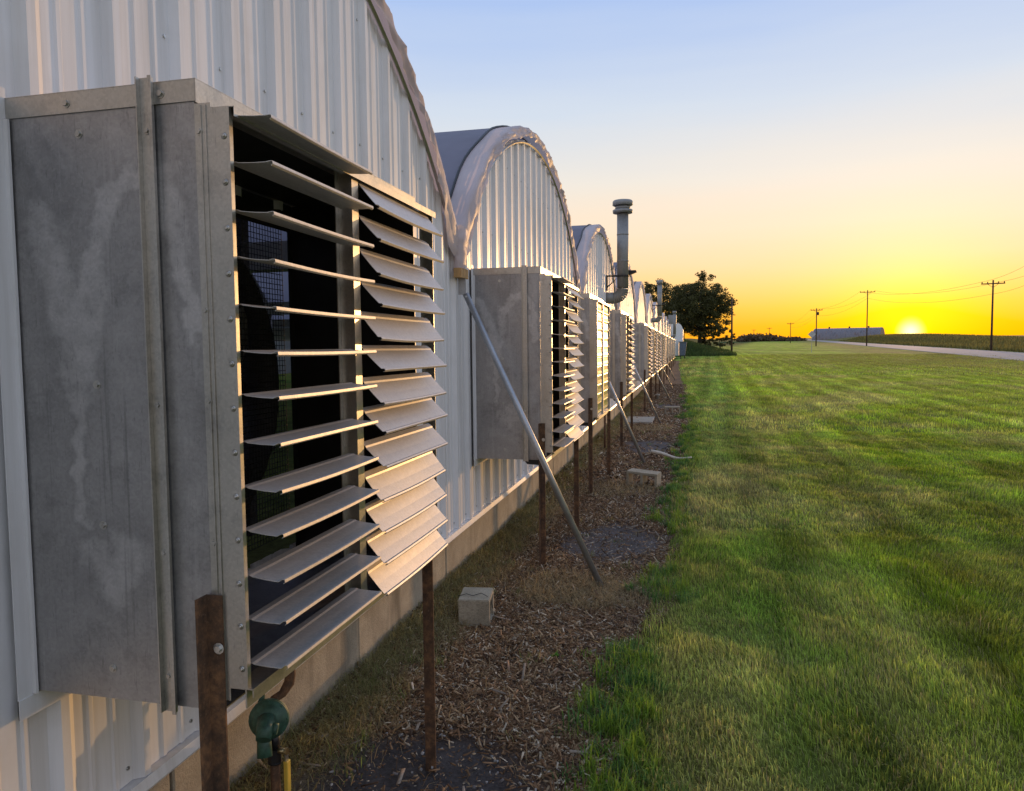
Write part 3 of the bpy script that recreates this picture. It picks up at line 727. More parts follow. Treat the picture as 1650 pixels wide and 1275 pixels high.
# ------------------------------------------------------------------ stacks
def stack(x, y, ztop, zel, r, label, cap=True, brz=None, back=True):
    s = thing('exhaust_stack', label, 'exhaust stack', (0, 0, 0), 'exhaust stacks along the wall')
    Rb = r*1.55; pts = [(x, y, ztop-.02), (x, y, zel+Rb+.02)]
    MB().tube(pts, r, 20).build('pipe', STACKM, s)
    for k_ in (0.37, .72):
        zz = zel+Rb+(ztop-zel-Rb)*k_
        MB().tube([(x, y, zz-.012), (x, y, zz+.012)], r+.006, 20).build('pipe_joint', STACKM, s)
    mb = MB(); n = 9
    for q in range(n):   # gored elbow toward the wall
        a0, a1 = math.pi/2*q/n, math.pi/2*(q+1)/n
        cpt = lambda a: (x-Rb+Rb*math.cos(a), y-.0*a, zel+Rb-Rb*math.sin(a))
        mb.tube([cpt(a0), cpt(a0+(a1-a0)*.85), cpt(a1)], [r+.004, r+.004, r-.002], 18, cap=False)
    mb.build('elbow', STACKM, s)
    mb = MB(); mb.tube([(x-Rb+.005, y, zel), (XW-.05, y, zel)], r, 18); mb.build('wall_sleeve', STACKM, s)
    if cap:
        rc = r*1.75
        cp = MB(); cp.tube([(x, y, ztop), (x, y, ztop+.06), (x, y, ztop+.07)], [rc*.97, rc, rc*.93], 26); cp.build('cap_ring', STACKM, s)
        cp = MB(); cp.tube([(x, y, ztop+.072), (x, y, ztop+.11), (x, y, ztop+.15)], [r*1.15, rc*.78, r*1.15], 26); cp.build('cap_cone', STACKM, s)
        cp = MB(); cp.tube([(x, y, ztop+.152), (x, y, ztop+.165), (x, y, ztop+.24), (x, y, ztop+.262), (x, y, ztop+.27)], [rc*.9, rc, rc, rc*.9, rc*.5], 26); cp.build('cap_lid', STACKM, s)
        mb = MB()
        for q in range(28):
            a = 2*math.pi*q/28; mb.box((x+rc*.985*math.cos(a)-.006, y+rc*.985*math.sin(a)-.006, ztop+.163), (x+rc*.985*math.cos(a)+.006, y+rc*.985*math.sin(a)+.006, ztop+.18))
        mb.build('cap_teeth', STACKM, s, 'stuff')
    else: MB().tube([(x, y, ztop-.02), (x, y, ztop+.10), (x, y, ztop+.16)], [r*1.35, r*1.4, r*1.3], 16).build('cap_collar', STACKM, s)
    if brz:
        mb = MB(); mb.box((XW+.03, y-r-.03, brz-.015), (x+r+.01, y-r-.005, brz+.02)); mb.box((XW+.03, y-r-.03, brz-.30), (XW+.06, y-r-.005, brz-.016)); mb.add([(XW+.06, y-r-.018, brz-.2), (XW+.06, y-r-.006, brz-.2), (x-r*.6, y-r-.018, brz-.016), (x-r*.6, y-r-.006, brz-.016), (XW+.06, y-r-.018, brz-.24), (XW+.06, y-r-.006, brz-.24)], [(0, 1, 3, 2), (0, 2, 4), (1, 5, 3), (4, 5, 1, 0), (2, 3, 5, 4)])
        mb.tube([(x+math.cos(a)*(r+.01), y+math.sin(a)*(r+.01), brz) for a in [2*math.pi*q/16 for q in range(17)]], .012, 5)
        mb.build('bracket', DARK, s)
        MB().prism([(x+r*.7, brz+.02), (x+r+.16, brz+.10), (x+r+.15, brz+.13), (x+r*.6, brz+.13)], 'y', y+r*.4, y+r*.4+.2).build('bracket_plate', DARK, s)
    return s
stack(-1.355, 16.0, CZ+2.82, CZ+1.05, .120, 'tallest grey exhaust stack with a round lidded cap, nearest of the stacks', True, CZ+1.50)
stack(-1.32, 36.0, CZ+2.98, CZ+1.27, .108, 'mid sized pale exhaust stack standing in front of the dark tree', False, CZ+1.95)
stack(-1.02, 58.0, CZ+2.55, CZ+.75, .11, 'smallest exhaust stack, farthest along the wall before the white shed', False, None)

# ------------------------------------------------------------------ white shed and things at the far end of the wall
sh = thing('shed', 'small white shed at the far end with one orange sunlit face', 'shed', (0, 0, 0))
WHITE = simple('white_paint', (.74, .73, .74), .5, 0, .08)
MB().prism([(-2.1, CZ+.55), (-.55, CZ+.55), (-.52, CZ+1.8), (-.72, CZ+2.25), (-.95, CZ+2.42), (-2.1, CZ+2.42)], 'y', 79, 83).build('upper_wall', WHITE, sh)
MB().box((-2.1, 79.01, CZ+2.43), (-.98, 83, CZ+2.52)).build('roof', simple('dark_roof', (.05, .05, .055), .7), sh)
MB().box((-2.1, 79.02, CZ-.9), (-.95, 83, CZ+.549)).build('base', WHITE, sh)
MB().box((-.545, 79.9, CZ+.9), (-.53, 80.5, CZ+1.25)).build('vent', DARK, sh)
MB().box((-.555, 79.2, CZ+.56), (-.50, 82.7, CZ+.70)).build('sill', DARK, sh)
bx = thing('bin', 'dark blue grey bin standing below the white shed', 'bin', (0, 0, 0)); BLUE = simple('blue_grey_bin', (.10, .12, .17), .6)
MB().prism([(-.92, -.0+.9), (-.30, .9), (-.16, CZ+.45), (-.92, CZ+.45)], 'y', 78.2, 79.6).build('body', BLUE, bx)
MB().box((-.94, 78.15, CZ+.452), (-.12, 79.65, CZ+.50)).build('lid', BLUE, bx)
MB().box((-.80, 78.3, .35), (-.70, 78.4, .9)).build('leg', DARK, bx); MB().box((-.40, 78.3, .35), (-.30, 78.4, .9)).build('leg', DARK, bx)
cb = thing('cabinet', 'grey metal cabinet on the wall behind the smallest stack', 'cabinet', (0, 0, 0))
MB().box((-1.70, 66, CZ+2.0), (-1.0, 66.7, CZ+2.75)).build('body', STACKM, cb); MB().box((-1.66, 65.985, CZ+2.05), (-1.04, 65.999, CZ+2.7)).build('door', STACKM, cb)

# ------------------------------------------------------------------ gas regulators
def regulator(x, y, z, label, sc=1.0):
    g = thing('gas_regulator', label, 'gas regulator', (0, 0, 0), 'gas regulators below the fan housings')
    def bd(mb, n, m):
        me = mb.mesh(n); return link(n, me, m, g)
    f = Vector((.35, -1, .12)).normalized()     # the diaphragm faces the path
    c = Vector((x, y, z)); rt = f.cross(Vector((0, 0, 1))).normalized(); u2 = rt.cross(f)
    def disc(mb, a, b, ra, rb, n=26): mb.tube([c+f*a, c+f*b], [ra, rb], n)
    mb = MB(); mb.tube([c-f*.030, c-f*.012, c-f*.010, c+f*.000, c+f*.002], [.040, .064, .074, .074, .070], 30); bd(mb, 'case_back', GREEN)
    mb = MB(); mb.tube([c+f*.003, c+f*.010, c+f*.012, c+f*.020, c+f*.032, c+f*.038], [.074, .074, .066, .062, .045, .03], 30); bd(mb, 'case_front', GREEN)
    mb = MB()
    for k in range(8):
        a = 2*math.pi*k/8; p = c+(rt*math.cos(a)+u2*math.sin(a))*.067; mb.tube([p+f*.010, p+f*.015], .005, 6)
    bd(mb, 'case_bolts', GREEN)['kind'] = 'stuff'
    mb = MB(); a0 = c+f*.03; mb.tube([a0+u2*.004, a0+f*.045-u2*.012, a0+f*.07-u2*.04], [.036, .032, .027], 16); bd(mb, 'spring_housing', GREEN)
    mb = MB(); a1 = a0+f*.035; mb.tube([a1-rt*.026-u2*.012, a1-rt*.046-u2*.016], .020, 10); bd(mb, 'adjusting_cap', GREEN)
    mb = MB(); mb.tube([c-f*.004-u2*.035+rt*.02, c+f*.030-u2*.075+rt*.012, c+f*.040-u2*.125+rt*.008], [.024, .026, .028], 14); bd(mb, 'vent_spout', GREEN)
    mb = MB(); mb.prism([(0, 0), (.03, 0), (.01, .06), (0, .06)], 'y', -.004, .004); mb.v = [tuple(c-f*.02+rt*(q[0]+.02)+u2*(q[2]+.045)+f*q[1]) for q in mb.v]; bd(mb, 'rib', GREEN)
    # pipe up through a union to the wall
    pu = c-f*.015
    e = pu+Vector((.035, .085, .10)); mb = MB(); mb.tube([pu+u2*.03, pu+u2*.06+Vector((.006, .02, .0)), e-Vector((.012, .03, .03)), e, e+Vector((0, .012, .03)), e+Vector((0, .014, .07))], [.019, .0165, .0165, .021, .021, .0165], 12); bd(mb, 'supply_pipe', RUST)
    mb = MB(); t0 = e+Vector((0, .014, .06)); mb.tube([t0, t0+Vector((0, 0, .012))], .022, 14); mb.tube([t0+Vector((0, 0, .012)), t0+Vector((0, 0, .05))], .030, 8, smooth=False); mb.tube([t0+Vector((0, 0, .05)), t0+Vector((0, .0, .10))], .020, 12); bd(mb, 'union', RUST)
    mb = MB(); t1 = t0+Vector((0, 0, .09)); mb.tube([t1, t1+Vector((-.02, 0, .03)), (XW-.02, t1.y, t1.z+.03)], .0165, 10); bd(mb, 'wall_pipe', RUST)
    # riser from the ground with the shut-off valve
    v = c+Vector((.012, .012, -.120)); mb = MB(); mb.tube([c+Vector((.012, .012, -.055)), v], .020, 12); mb.tube([v, v-Vector((0, 0, .050))], .026, 8, smooth=False); mb.tube([v-Vector((0, 0, .05)), v-Vector((0, 0, .056))], .0275, 12); bd(mb, 'shutoff_valve', BLACK)
    mb = MB(); zg = float(bed_z(v.x, v.y)); mb.tube([(v.x, v.y, v.z-.05), (v.x, v.y, zg-.1)], .0185, 12); bd(mb, 'riser', RUST)
    mb = MB(); s0 = v+Vector((.026, -.004, -.005)); mb.tube([s0-Vector((.02, 0, 0)), s0+Vector((.020, 0, 0))], .011, 10); mb.tube([s0+Vector((.020, 0, 0)), s0+Vector((.030, 0, 0))], .014, 6, smooth=False); bd(mb, 'valve_stem', BRASS)
    mb = MB(); h0 = s0+Vector((.026, -.0, -.0)); mb.box(h0+Vector((-.002, -.010, -.045)), h0+Vector((.001, .012, .010))); hd = bd(mb, 'valve_handle', SCREWM)
    mb = MB(); mb.box(h0+Vector((-.009, -.012, -.165)), h0+Vector((.009, .014, -.035))); q = mb.mesh('handle_sleeve', bevel=.003); link('handle_sleeve', q, YELLOW, hd)
    return g
regulator(-1.545, 2.46, CZ-1.395, 'green gas regulator with rusty pipe and yellow valve handle under the nearest housing')
regulator(-1.40, 12.75, CZ-.98, 'dark green gas regulator seen under the closed orange louvres')

# ------------------------------------------------------------------ concrete blocks, pad, odds and ends
def block_mesh(name, L, Wd, H, cores):
    """hollow block: cores run along its height H; outline L x Wd"""
    bm = bmesh.new(); t_ = .032
    xs = [-L/2, -L/2+t_]; 
    cw = (L-t_*(cores+1))/cores
    for c_ in range(cores): xs += [-L/2+t_+c_*(cw+t_)+cw, -L/2+(c_+1)*(cw+t_)+t_] if c_ < cores-1 else [L/2-t_, L/2]
    xs = sorted(set(round(q, 5) for q in xs)); ys = [-Wd/2, -Wd/2+t_, Wd/2-t_, Wd/2]
    mb = MB()
    for a in range(len(xs)-1):
        for b in range(3):
            if b == 1 and a % 2 == 1: continue
            mb.box((xs[a], ys[b], -H/2), (xs[a+1], ys[b+1], H/2))
    me = mb.mesh(name); bm.from_mesh(me); bmesh.ops.remove_doubles(bm, verts=bm.verts, dist=.0005)
    seen = {}
    for f_ in bm.faces: seen.setdefault(tuple(sorted(v.index for v in f_.verts)), []).append(f_)
    bmesh.ops.delete(bm, geom=[f_ for l_ in seen.values() if len(l_) > 1 for f_ in l_], context='FACES')
    bmesh.ops.bevel(bm, geom=[e for e in bm.edges if len(e.link_faces) == 2 and e.calc_face_angle(0) > .5], offset=.005, segments=2, affect='EDGES')
    bmesh.ops.recalc_face_normals(bm, faces=bm.faces); bm.to_mesh(me); bm.free(); return me
def place_block(me, x, y, rot, up, label):
    o = link('concrete_block', me, CBLK); tag(o, label, 'concrete block', 'concrete blocks on the mulch'); o.rotation_euler = rot; o.location = (x, y, float(bed_z(x, y))+up); return o
R_ = math.radians
place_block(block_mesh('half_block', .215, .20, .20, 1), -1.33, 4.55, (R_(90), R_(-4), R_(97)), .085, 'square weathered half block standing on mulch beside the foundation')
wb = float(bed_z(-1.33, 4.55))+.19
pts = [(-1.43, 4.47, wb-.005), (-1.38, 4.50, wb+.004), (-1.33, 4.47, wb+.005), (-1.29, 4.53, wb+.004), (-1.25, 4.50, wb+.002), (-1.225, 4.52, wb-.03), (-1.222, 4.56, wb-.10)]
q = MB().tube(pts, .0022, 5).build('loose_wire', DARK); tag(q, 'thin dark wire lying across the top of the square half block', 'wire')
full = block_mesh('full_block', .40, .20, .20, 2)
place_block(full, -.545, 9.52, (R_(92), R_(3), R_(-14)), .085, 'pale hollow concrete block lying on its side in the mulch beyond the nearest brace pipe')
place_block(full, -.40, 19.95, (R_(90), 0, R_(4)), .10, 'small far concrete block beside the lawn edge beyond the flat pad')
mb = MB(); mb.box((-1.45, 17.35, .0), (-.80, 18.65, .055)); q = mb.build('concrete_pad', PADM, bevel=.008); tag(q, 'flat square concrete pad set in the mulch beside the wall', 'concrete pad')
q = MB().tube([(-.98, 25.0, .0), (-.98, 25.0, .16), (-.98, 25.0, .17), (-.98, 25.0, .22)], [.05, .05, .08, .08], 12).build('standpipe', PADM); tag(q, 'short pale standpipe on the mulch behind the far braces', 'standpipe')
pts = []
for k in range(15):
    a = k/14; x = -.56+.62*a; y = 11.75-.12*a; pts.append((x, y, .055+float(max(bed_z(x, y), lawn_z(x, y)))*.9+.07*(1-a)**3+.02*math.sin(a*7)))
rad = [.030-.018*(k/14) for k in range(15)]
q = MB().tube(pts, rad, 7).build('driftwood_stick', simple('bleached_wood', (.55, .50, .42), .8, 0, .2, 30)); tag(q, 'bleached curved stick lying from mulch onto grass', 'stick')

# ------------------------------------------------------------------ mulch chips, straw, pebbles
def scatter_boxes(n, x0, x1, y0, y1, dens, L, Wd, H, cols, zoff=0.0, tilt=.35):
    x = rng.uniform(x0, x1, n*3); y = y0+(y1-y0)*rng.uniform(0, 1, n*3)**dens[1]
    x = -1.72+(edge_x(y)+.10+1.72)*rng.uniform(0, 1, n*3)
    k = rng.uniform(0, 1, n*3) < dens[0](x, y); x, y = x[k][:n], y[k][:n]; m = len(x)
    l = rng.uniform(*L, m)*rng.choice([1, 1, 1.7], m); w = rng.uniform(*Wd, m); h = rng.uniform(*H, m)
    az = rng.uniform(0, 2*np.pi, m); p = rng.normal(0, tilt, m); r = rng.normal(0, tilt, m)
    ca, sa, cp, sp, cr, sr = np.cos(az), np.sin(az), np.cos(p), np.sin(p), np.cos(r), np.sin(r)
    U = np.c_[ca*cp, sa*cp, sp]; Wv = np.c_[-sa*cr+ca*sp*sr*-1, ca*cr-sa*sp*sr, cp*sr]; Nn = np.cross(U, Wv)
    z = bed_z(x, y)+zoff+np.abs(sp)*l*.25+.003
    c = np.c_[x, y, z]
    tp = rng.uniform(.35, 1, m)
    crn = []
    for (a, b, g) in ((-1, -1, -1), (1, -1, -1), (1, 1, -1), (-1, 1, -1), (-1, -1, 1), (1, -1, 1), (1, 1, 1), (-1, 1, 1)):
        wf = np.where(a > 0, tp, 1.0)
        crn.append(c+U*(a*l/2)[:, None]+Wv*(b*w/2*wf)[:, None]+Nn*(g*h/2)[:, None])
    Vv = np.stack(crn, 1).reshape(-1, 3); b0 = (np.arange(m)*8)[:, None]
    Fq = np.concatenate([b0+np.array(q) for q in ((4, 5, 6, 7), (0, 1, 5, 4), (1, 2, 6, 5), (2, 3, 7, 6), (3, 0, 4, 7))])
    ci = rng.choice(len(cols), m, p=[q[1] for q in cols]); cc = np.array([q[0] for q in cols])[ci]*rng.uniform(.6, 1.35, m)[:, None]
    return Vv, Fq, np.repeat(cc, 8, 0)
CH = [((.165, .092, .046), .34), ((.25, .145, .075), .24), ((.075, .046, .030), .20), ((.38, .265, .155), .14), ((.50, .42, .31), .08)]
def dchip(x, y): return np.clip(1-.93*soil_mask(x, y)-.55*straw_mask(x, y), .05, 1)*np.clip(-.15+2.2*fbm(x*2.6, y*2.6, 81, 4), .06, 1)
v1, f1, c1 = scatter_boxes(46000, -1.7, 0, 1.6, 9.5, (dchip, 1.0), (.006, .048), (.003, .012), (.0015, .005), CH)
v0, f0, c0 = scatter_boxes(40000, -1.7, 0, 1.7, 7.5, (lambda x, y: np.clip(1-.8*soil_mask(x, y), 0, 1), 1.0), (.004, .016), (.002, .006), (.001, .003), CH, -.002)
v2, f2, c2 = scatter_boxes(16000, -1.7, 0, 9.5, 34, (dchip, 1.35), (.03, .07), (.010, .024), (.004, .009), CH)
v3, f3, c3 = scatter_boxes(220, -1.7, 0, 1.8, 9, (lambda x, y: .2+.8*np.exp(-((x+.55)/.35)**2), 1.0), (.04, .085), (.008, .018), (.003, .007), [((.27, .22, .17), .5), ((.18, .115, .075), .5)], .006)
v4, f4, c4 = scatter_boxes(900, -1.7, 0, 1.8, 12, (lambda x, y: .1+.9*soil_mask(x, y), 1.0), (.006, .014), (.006, .012), (.005, .010), [((.30, .28, .26), .5), ((.16, .14, .13), .5)], .0)
f0 = f0+len(v1)+len(v2)+len(v3)+len(v4); nn = [0, len(v1), len(v1)+len(v2), len(v1)+len(v2)+len(v3)]
link('wood_chips', np_mesh('wood_chips', np.concatenate([v1, v2, v3, v4, v0]), np.concatenate([f1, f2+nn[1], f3+nn[2], f4+nn[3], f0]), np.concatenate([c1, c2, c3, c4, c0])), CHIP, kind='stuff')

def blades(x, y, z, h, w, col, lean, az, bend=.5, tris=3, tip=1.25):
    m = len(x); d = np.c_[np.cos(az), np.sin(az), np.zeros(m)]; s = np.c_[-np.sin(az), np.cos(az), np.zeros(m)]
    b = np.c_[x, y, z]; up = np.array([0, 0, 1.0])
    if tris == 3:
        mid = b+up*(h*.55*np.cos(lean*.6))[:, None]+d*(h*.55*np.sin(lean*.6))[:, None]
        top = mid+up*(h*.45*np.cos(lean*(1+bend)))[:, None]+d*(h*.45*np.sin(lean*(1+bend)))[:, None]
        Vv = np.stack([b-s*(w/2)[:, None], b+s*(w/2)[:, None], mid-s*(w*.4)[:, None], mid+s*(w*.4)[:, None], top], 1).reshape(-1, 3)
        b0 = (np.arange(m)*5)[:, None]; T = np.concatenate([b0+np.array(q) for q in ((0, 1, 3), (0, 3, 2), (2, 3, 4))])
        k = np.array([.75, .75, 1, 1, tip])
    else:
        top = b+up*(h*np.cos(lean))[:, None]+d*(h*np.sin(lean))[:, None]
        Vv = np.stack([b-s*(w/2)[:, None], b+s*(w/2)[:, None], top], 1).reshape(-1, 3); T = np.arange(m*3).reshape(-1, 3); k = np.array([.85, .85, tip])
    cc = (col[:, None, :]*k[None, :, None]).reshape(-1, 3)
    return Vv, T, cc
def merge(parts):
    V_, T_, C_ = [], [], []; o = 0
    for v, t_, c in parts: V_.append(v); T_.append(t_+o); C_.append(c); o += len(v)
    return np.concatenate(V_), np.concatenate(T_), np.concatenate(C_)
GRASS = mat_vcol('grass_blades', .55, .48, .15, 30, 0, .3)
# dry clippings lying on the bed
def straw(n, y0, y1, hl, wl_):
    y = rng.uniform(y0, y1, n*3); x = -1.72+(edge_x(y)+1.78)*rng.uniform(0, 1, n*3)
    k = rng.uniform(0, 1, n*3) < np.clip(straw_mask(x, y)*.95+.04, 0, 1)*(1-.9*soil_mask(x, y)); x, y = x[k][:n], y[k][:n]; m = len(x)
    mix_ = rng.uniform(0, 1, m)[:, None]; wallg = sst(-1.25, -1.6, x)[:, None]
    c = np.array([.42, .325, .17])*(.6+.7*mix_); c = c+(np.array([.25, .25, .095])*(.6+.8*mix_)-c)*(wallg*.75)
    return blades(x, y, bed_z(x, y)+rng.uniform(0, .02, m), rng.uniform(*hl, m), rng.uniform(*wl_, m), c, rng.normal(1.25, .25, m), rng.uniform(0, 6.283, m), .25)
sp = [straw(48000, 1.6, 8, (.03, .10), (.0013, .0032)), straw(26000, 8, 28, (.04, .11), (.003, .006))]
n = 260; ty = 1.7+22*rng.uniform(0, 1, n)**1.5; tx = np.where(rng.uniform(0, 1, n) < .7, rng.uniform(-1.72, -1.35, n), rng.uniform(-1.3, -.2, n)); bl = 22; m = n*bl
x = np.repeat(tx, bl)+rng.normal(0, .03, m); y = np.repeat(ty, bl)+rng.normal(0, .03, m); hs = np.repeat(rng.uniform(.03, .10, n), bl)*rng.uniform(.5, 1.1, m)
sp.append(blades(x, y, bed_z(x, y)-.004, hs, rng.uniform(.002, .0045, m)*np.where(y > 9, 1.6, 1), np.repeat(np.where(rng.uniform(0, 1, n)[:, None] < .6, np.array([[.20, .26, .07]]), np.array([[.34, .30, .13]])), bl, 0)*rng.uniform(.6, 1.3, m)[:, None], np.abs(rng.normal(.7, .35, m)), rng.uniform(0, 6.283, m), .8))
v, t_, c = merge(sp); link('dry_clippings', np_mesh('dry_clippings', v, t_, c), GRASS, kind='stuff')

# ------------------------------------------------------------------ lawn grass
def lawn(n, y0, y1, xr, h, w, tris, seed_p=1.0, xl=-.25):
    y = y0+(y1-y0)*rng.uniform(0, 1, n)**seed_p; e = edge_x(y)
    x = e-.02+(xr(y)-e)*rng.uniform(0, 1, n)
    gap = fbm(x*3.1, y*3.1, 91, 2); thin = sst(.0, .25, x-e)
    k = (rng.uniform(0, 1, n) < .35+.65*thin) ; x, y, e = x[k], y[k], e[k]; m = len(x)
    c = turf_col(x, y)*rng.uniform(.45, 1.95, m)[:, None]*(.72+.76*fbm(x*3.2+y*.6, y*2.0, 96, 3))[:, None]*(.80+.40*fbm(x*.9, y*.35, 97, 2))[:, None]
    far_ = (sst(18, 75, y)*(.35+.65*sst(0, 14, road_d(x, y)+6))*(.5+.9*fbm(x*.25, y*.12, 52, 3)))[:, None]; c = c+(np.array([.27, .235, .075])-c)*np.clip(far_*.75, 0, .85)
    dd_ = rng.uniform(0, 1, m) < .06+.22*grass_tint(x, y)[0]; c[dd_] = np.array([.40, .34, .16])*rng.uniform(.6, 1.25, dd_.sum())[:, None]
    clump = fbm(x*4.5, y*3.5, 92, 3); big = sst(.5, .75, fbm(x*1.1, y*.7, 93, 3))
    hh = rng.uniform(*h, m)*(.45+1.1*clump)*(1+.5*big)
    azm = 2*np.pi*fbm(x*.8, y*.6, 94, 2)*1.5+rng.normal(0, .9, m)
    return blades(x, y, lawn_z(x, y)-.006, hh, rng.uniform(*w, m), c, np.abs(rng.normal(.45, .28, m)), azm, .55, tris)
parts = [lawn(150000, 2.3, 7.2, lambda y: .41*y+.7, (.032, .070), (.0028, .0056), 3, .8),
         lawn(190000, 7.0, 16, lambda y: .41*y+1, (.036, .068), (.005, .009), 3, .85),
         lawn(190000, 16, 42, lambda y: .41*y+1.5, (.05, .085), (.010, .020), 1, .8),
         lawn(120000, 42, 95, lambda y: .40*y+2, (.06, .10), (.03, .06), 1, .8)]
# taller unmown tufts along the bed's edge
n = 900; ty = 2.2+ (27-2.2)*rng.uniform(0, 1, n)**1.7; tx = edge_x(ty)+rng.normal(.02, .10, n); kk = fbm(ty*1.1, ty*0, 95, 3) > .40; ty, tx = ty[kk], tx[kk]
bl = 34; m = len(ty)*bl; x = np.repeat(tx, bl)+rng.normal(0, .028, m); y = np.repeat(ty, bl)+rng.normal(0, .028, m)
hs = np.repeat(rng.uniform(.05, .16, len(ty)), bl)*rng.uniform(.5, 1.1, m)
cc = np.repeat(np.where(rng.uniform(0, 1, len(ty))[:, None] < .5, np.array([[.20, .32, .035]]), np.array([[.10, .22, .055]])), bl, 0)*rng.uniform(.6, 1.3, m)[:, None]
parts.append(blades(x, y, lawn_z(x, y)-.01, hs, rng.uniform(.003, .0065, m)*np.where(y > 9, 1.6, 1), cc, np.abs(rng.normal(.45, .3, m)), rng.uniform(0, 6.283, m), 1.0))
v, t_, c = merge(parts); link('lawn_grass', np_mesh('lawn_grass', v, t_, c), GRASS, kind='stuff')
# rough grass on the berm and along the field
def rough(n, fx, fy, h, w, col):
    x = fx(n); y = fy(n, x); m = len(x); return blades(x, y, ground_z(x, y)-.02, rng.uniform(*h, m), rng.uniform(*w, m), np.array(col)*rng.uniform(.5, 1.4, m)[:, None], np.abs(rng.normal(.3, .2, m)), rng.uniform(0, 6.283, m), .4, 1)
pr = [rough(26000, lambda n: rng.uniform(-14, 5.5, n), lambda n, x: 84+.25*x+rng.uniform(4, 26, n), (.25, .6), (.05, .12), (.055, .085, .020))]
fd = rng.uniform(26, 60, 60000); fs_ = 60+340*rng.uniform(0, 1, 60000)**1.5
fxx = fd*math.cos(ROAD_A)+fs_*math.sin(ROAD_A); fyy = -fd*math.sin(ROAD_A)+fs_*math.cos(ROAD_A)
pr.append(rough(60000, lambda n: fxx, lambda n, x: fyy, (.4, .9), (.08, .25), (.19, .165, .045)))
v, t_, c = merge(pr); link('rough_grass', np_mesh('rough_grass', v, t_, c), GRASS, kind='stuff')

# small seedling in the mulch and two bright weed clumps
def weed(x, y, n, h, col, label):
    az = rng.uniform(0, 6.283, n); b = blades(x+rng.normal(0, .012, n), y+rng.normal(0, .012, n), np.full(n, float(bed_z(x, y))), rng.uniform(h*.5, h, n), rng.uniform(.008, .014, n), np.array(col)*rng.uniform(.7, 1.3, n)[:, None], np.abs(rng.normal(.7, .3, n)), az, .9)
    o = link('weed', np_mesh('weed', *b), GRASS); tag(o, label, 'weed', 'weeds in the mulch')
weed(-.73, 4.08, 26, .05, (.12, .30, .03), 'tiny bright green seedling alone in the bare mulch')
weed(-.40, 5.30, 40, .11, (.10, .21, .06), 'leafy weed growing in straw beside the foot of the nearest brace pipe')

# ------------------------------------------------------------------ trees
LEAF = mat_vcol('leaves', .6, .30, .2, 3, 0, .25)
BARK = simple('bark', (.045, .034, .026), .95, 0, .35, 6)
def tree(x, y, h, rw, label, nclump=170, leaf=.32, seed=1, spire=None, col=(.070, .070, .022), lowest=.16, cat='tree', per=72):
    r = random.Random(seed); g = np.random.default_rng(seed)
    z0 = float(ground_z(x, y)); t = thing('tree', label, cat, (x, y, z0), 'trees beyond the greenhouse'); 
    mb = MB(); fork = h*.22
    mb.tube([(0, 0, -.3), (.05, 0, fork*.5), (0, .05, fork)], [h*.035, h*.027, h*.024], 9)
    cl = []
    for k in range(nclump):
        while True:
            p = np.array([g.uniform(-1, 1), g.uniform(-1, 1), g.uniform(-1, 1)]); d_ = np.linalg.norm(p)
            if .30 < d_ < 1: break
        # uneven outline
        lump = .62+.60*float(fbm(2+2*np.arctan2(p[1], p[0]), 3*p[2], seed*7, 3))
        q = p*lump; zc_ = lowest*h+(h*(1-lowest))*(.5+.5*q[2])
        wz = 1-.30*max(0, q[2])**2
        cl.append((q[0]*rw*wz, q[1]*rw*wz*.9, zc_, g.uniform(.55, 1.15)))
    if spire:
        for k in range(spire[1]): cl.append((spire[0]+g.normal(0, .5+.06*k % .4), g.normal(0, .5), h*(.96+.009*k*g.uniform(.6, 1.2)), g.uniform(.45, .8)))
    for k in range(9):
        c_ = cl[k*len(cl)//9]; mid = (c_[0]*.4, c_[1]*.4, fork+(c_[2]-fork)*.5)
        mb.tube([(0, 0, fork*.95), mid, (c_[0]*.9, c_[1]*.9, c_[2])], [h*.016, h*.009, h*.003], 6)
    if spire: mb.tube([(0, 0, fork), (spire[0]*.6, 0, h*.7), (spire[0], 0, h*1.10)], [h*.016, h*.009, .02], 6)
    mb.build('trunk', BARK, t)
    Vs, Ts, Cs = [], [], []
    for (cx, cy, czz, rr) in cl:
        n_ = int(per*rr); d3 = g.normal(0, 1, (n_, 3)); d3 /= np.linalg.norm(d3, axis=1)[:, None]
        p = np.array([cx, cy, czz])+d3*(g.uniform(.1, 1, n_)**.6*rr*h*.066)[:, None]*np.array([1.15, 1.15, .75])
        a = g.normal(0, 1, (n_, 3)); a /= np.linalg.norm(a, axis=1)[:, None]; b = np.cross(a, g.normal(0, 1, (n_, 3))); b /= np.linalg.norm(b, axis=1)[:, None]
        s = g.uniform(.5, 1.0, n_)[:, None]*leaf
        q = np.stack([p-a*s*.5, p+b*s*.28, p+a*s*.5, p-b*s*.28], 1).reshape(-1, 3)
        Ts.append((np.arange(n_)*4)[:, None]+np.arange(4)+sum(len(v_) for v_ in Vs)); Vs.append(q)
        Cs.append(np.repeat(np.array(col)*g.uniform(.6, 1.5, n_)[:, None]*g.uniform(.75, 1.3), 4, 0))
    link('crown', np_mesh('crown', np.concatenate(Vs), np.concatenate(Ts), np.concatenate(Cs)), LEAF, t)
    return t
def at(u, depth):   # ground position along a picture column at a camera depth
    d_ = bearing(u, 550); return d_.x*depth, d_.y*depth
x, y = at(1127, 112); tree(x, y, 9.9, 5.5, 'big dark round tree on the grassy bank, with a tuft rising on top', 560, .33, 3, (.6, 16), lowest=.09)
x, y = at(1066, 122); tree(x, y, 10.2, 4.3, 'smaller leafy tree left of the big tree, behind the stacks', 130, .36, 5, None)
x, y = at(1100, 119); tree(x, y, 9.2, 4.2, 'dense tree filling the gap left of the big tree trunk', 150, .36, 8, None, lowest=.08)
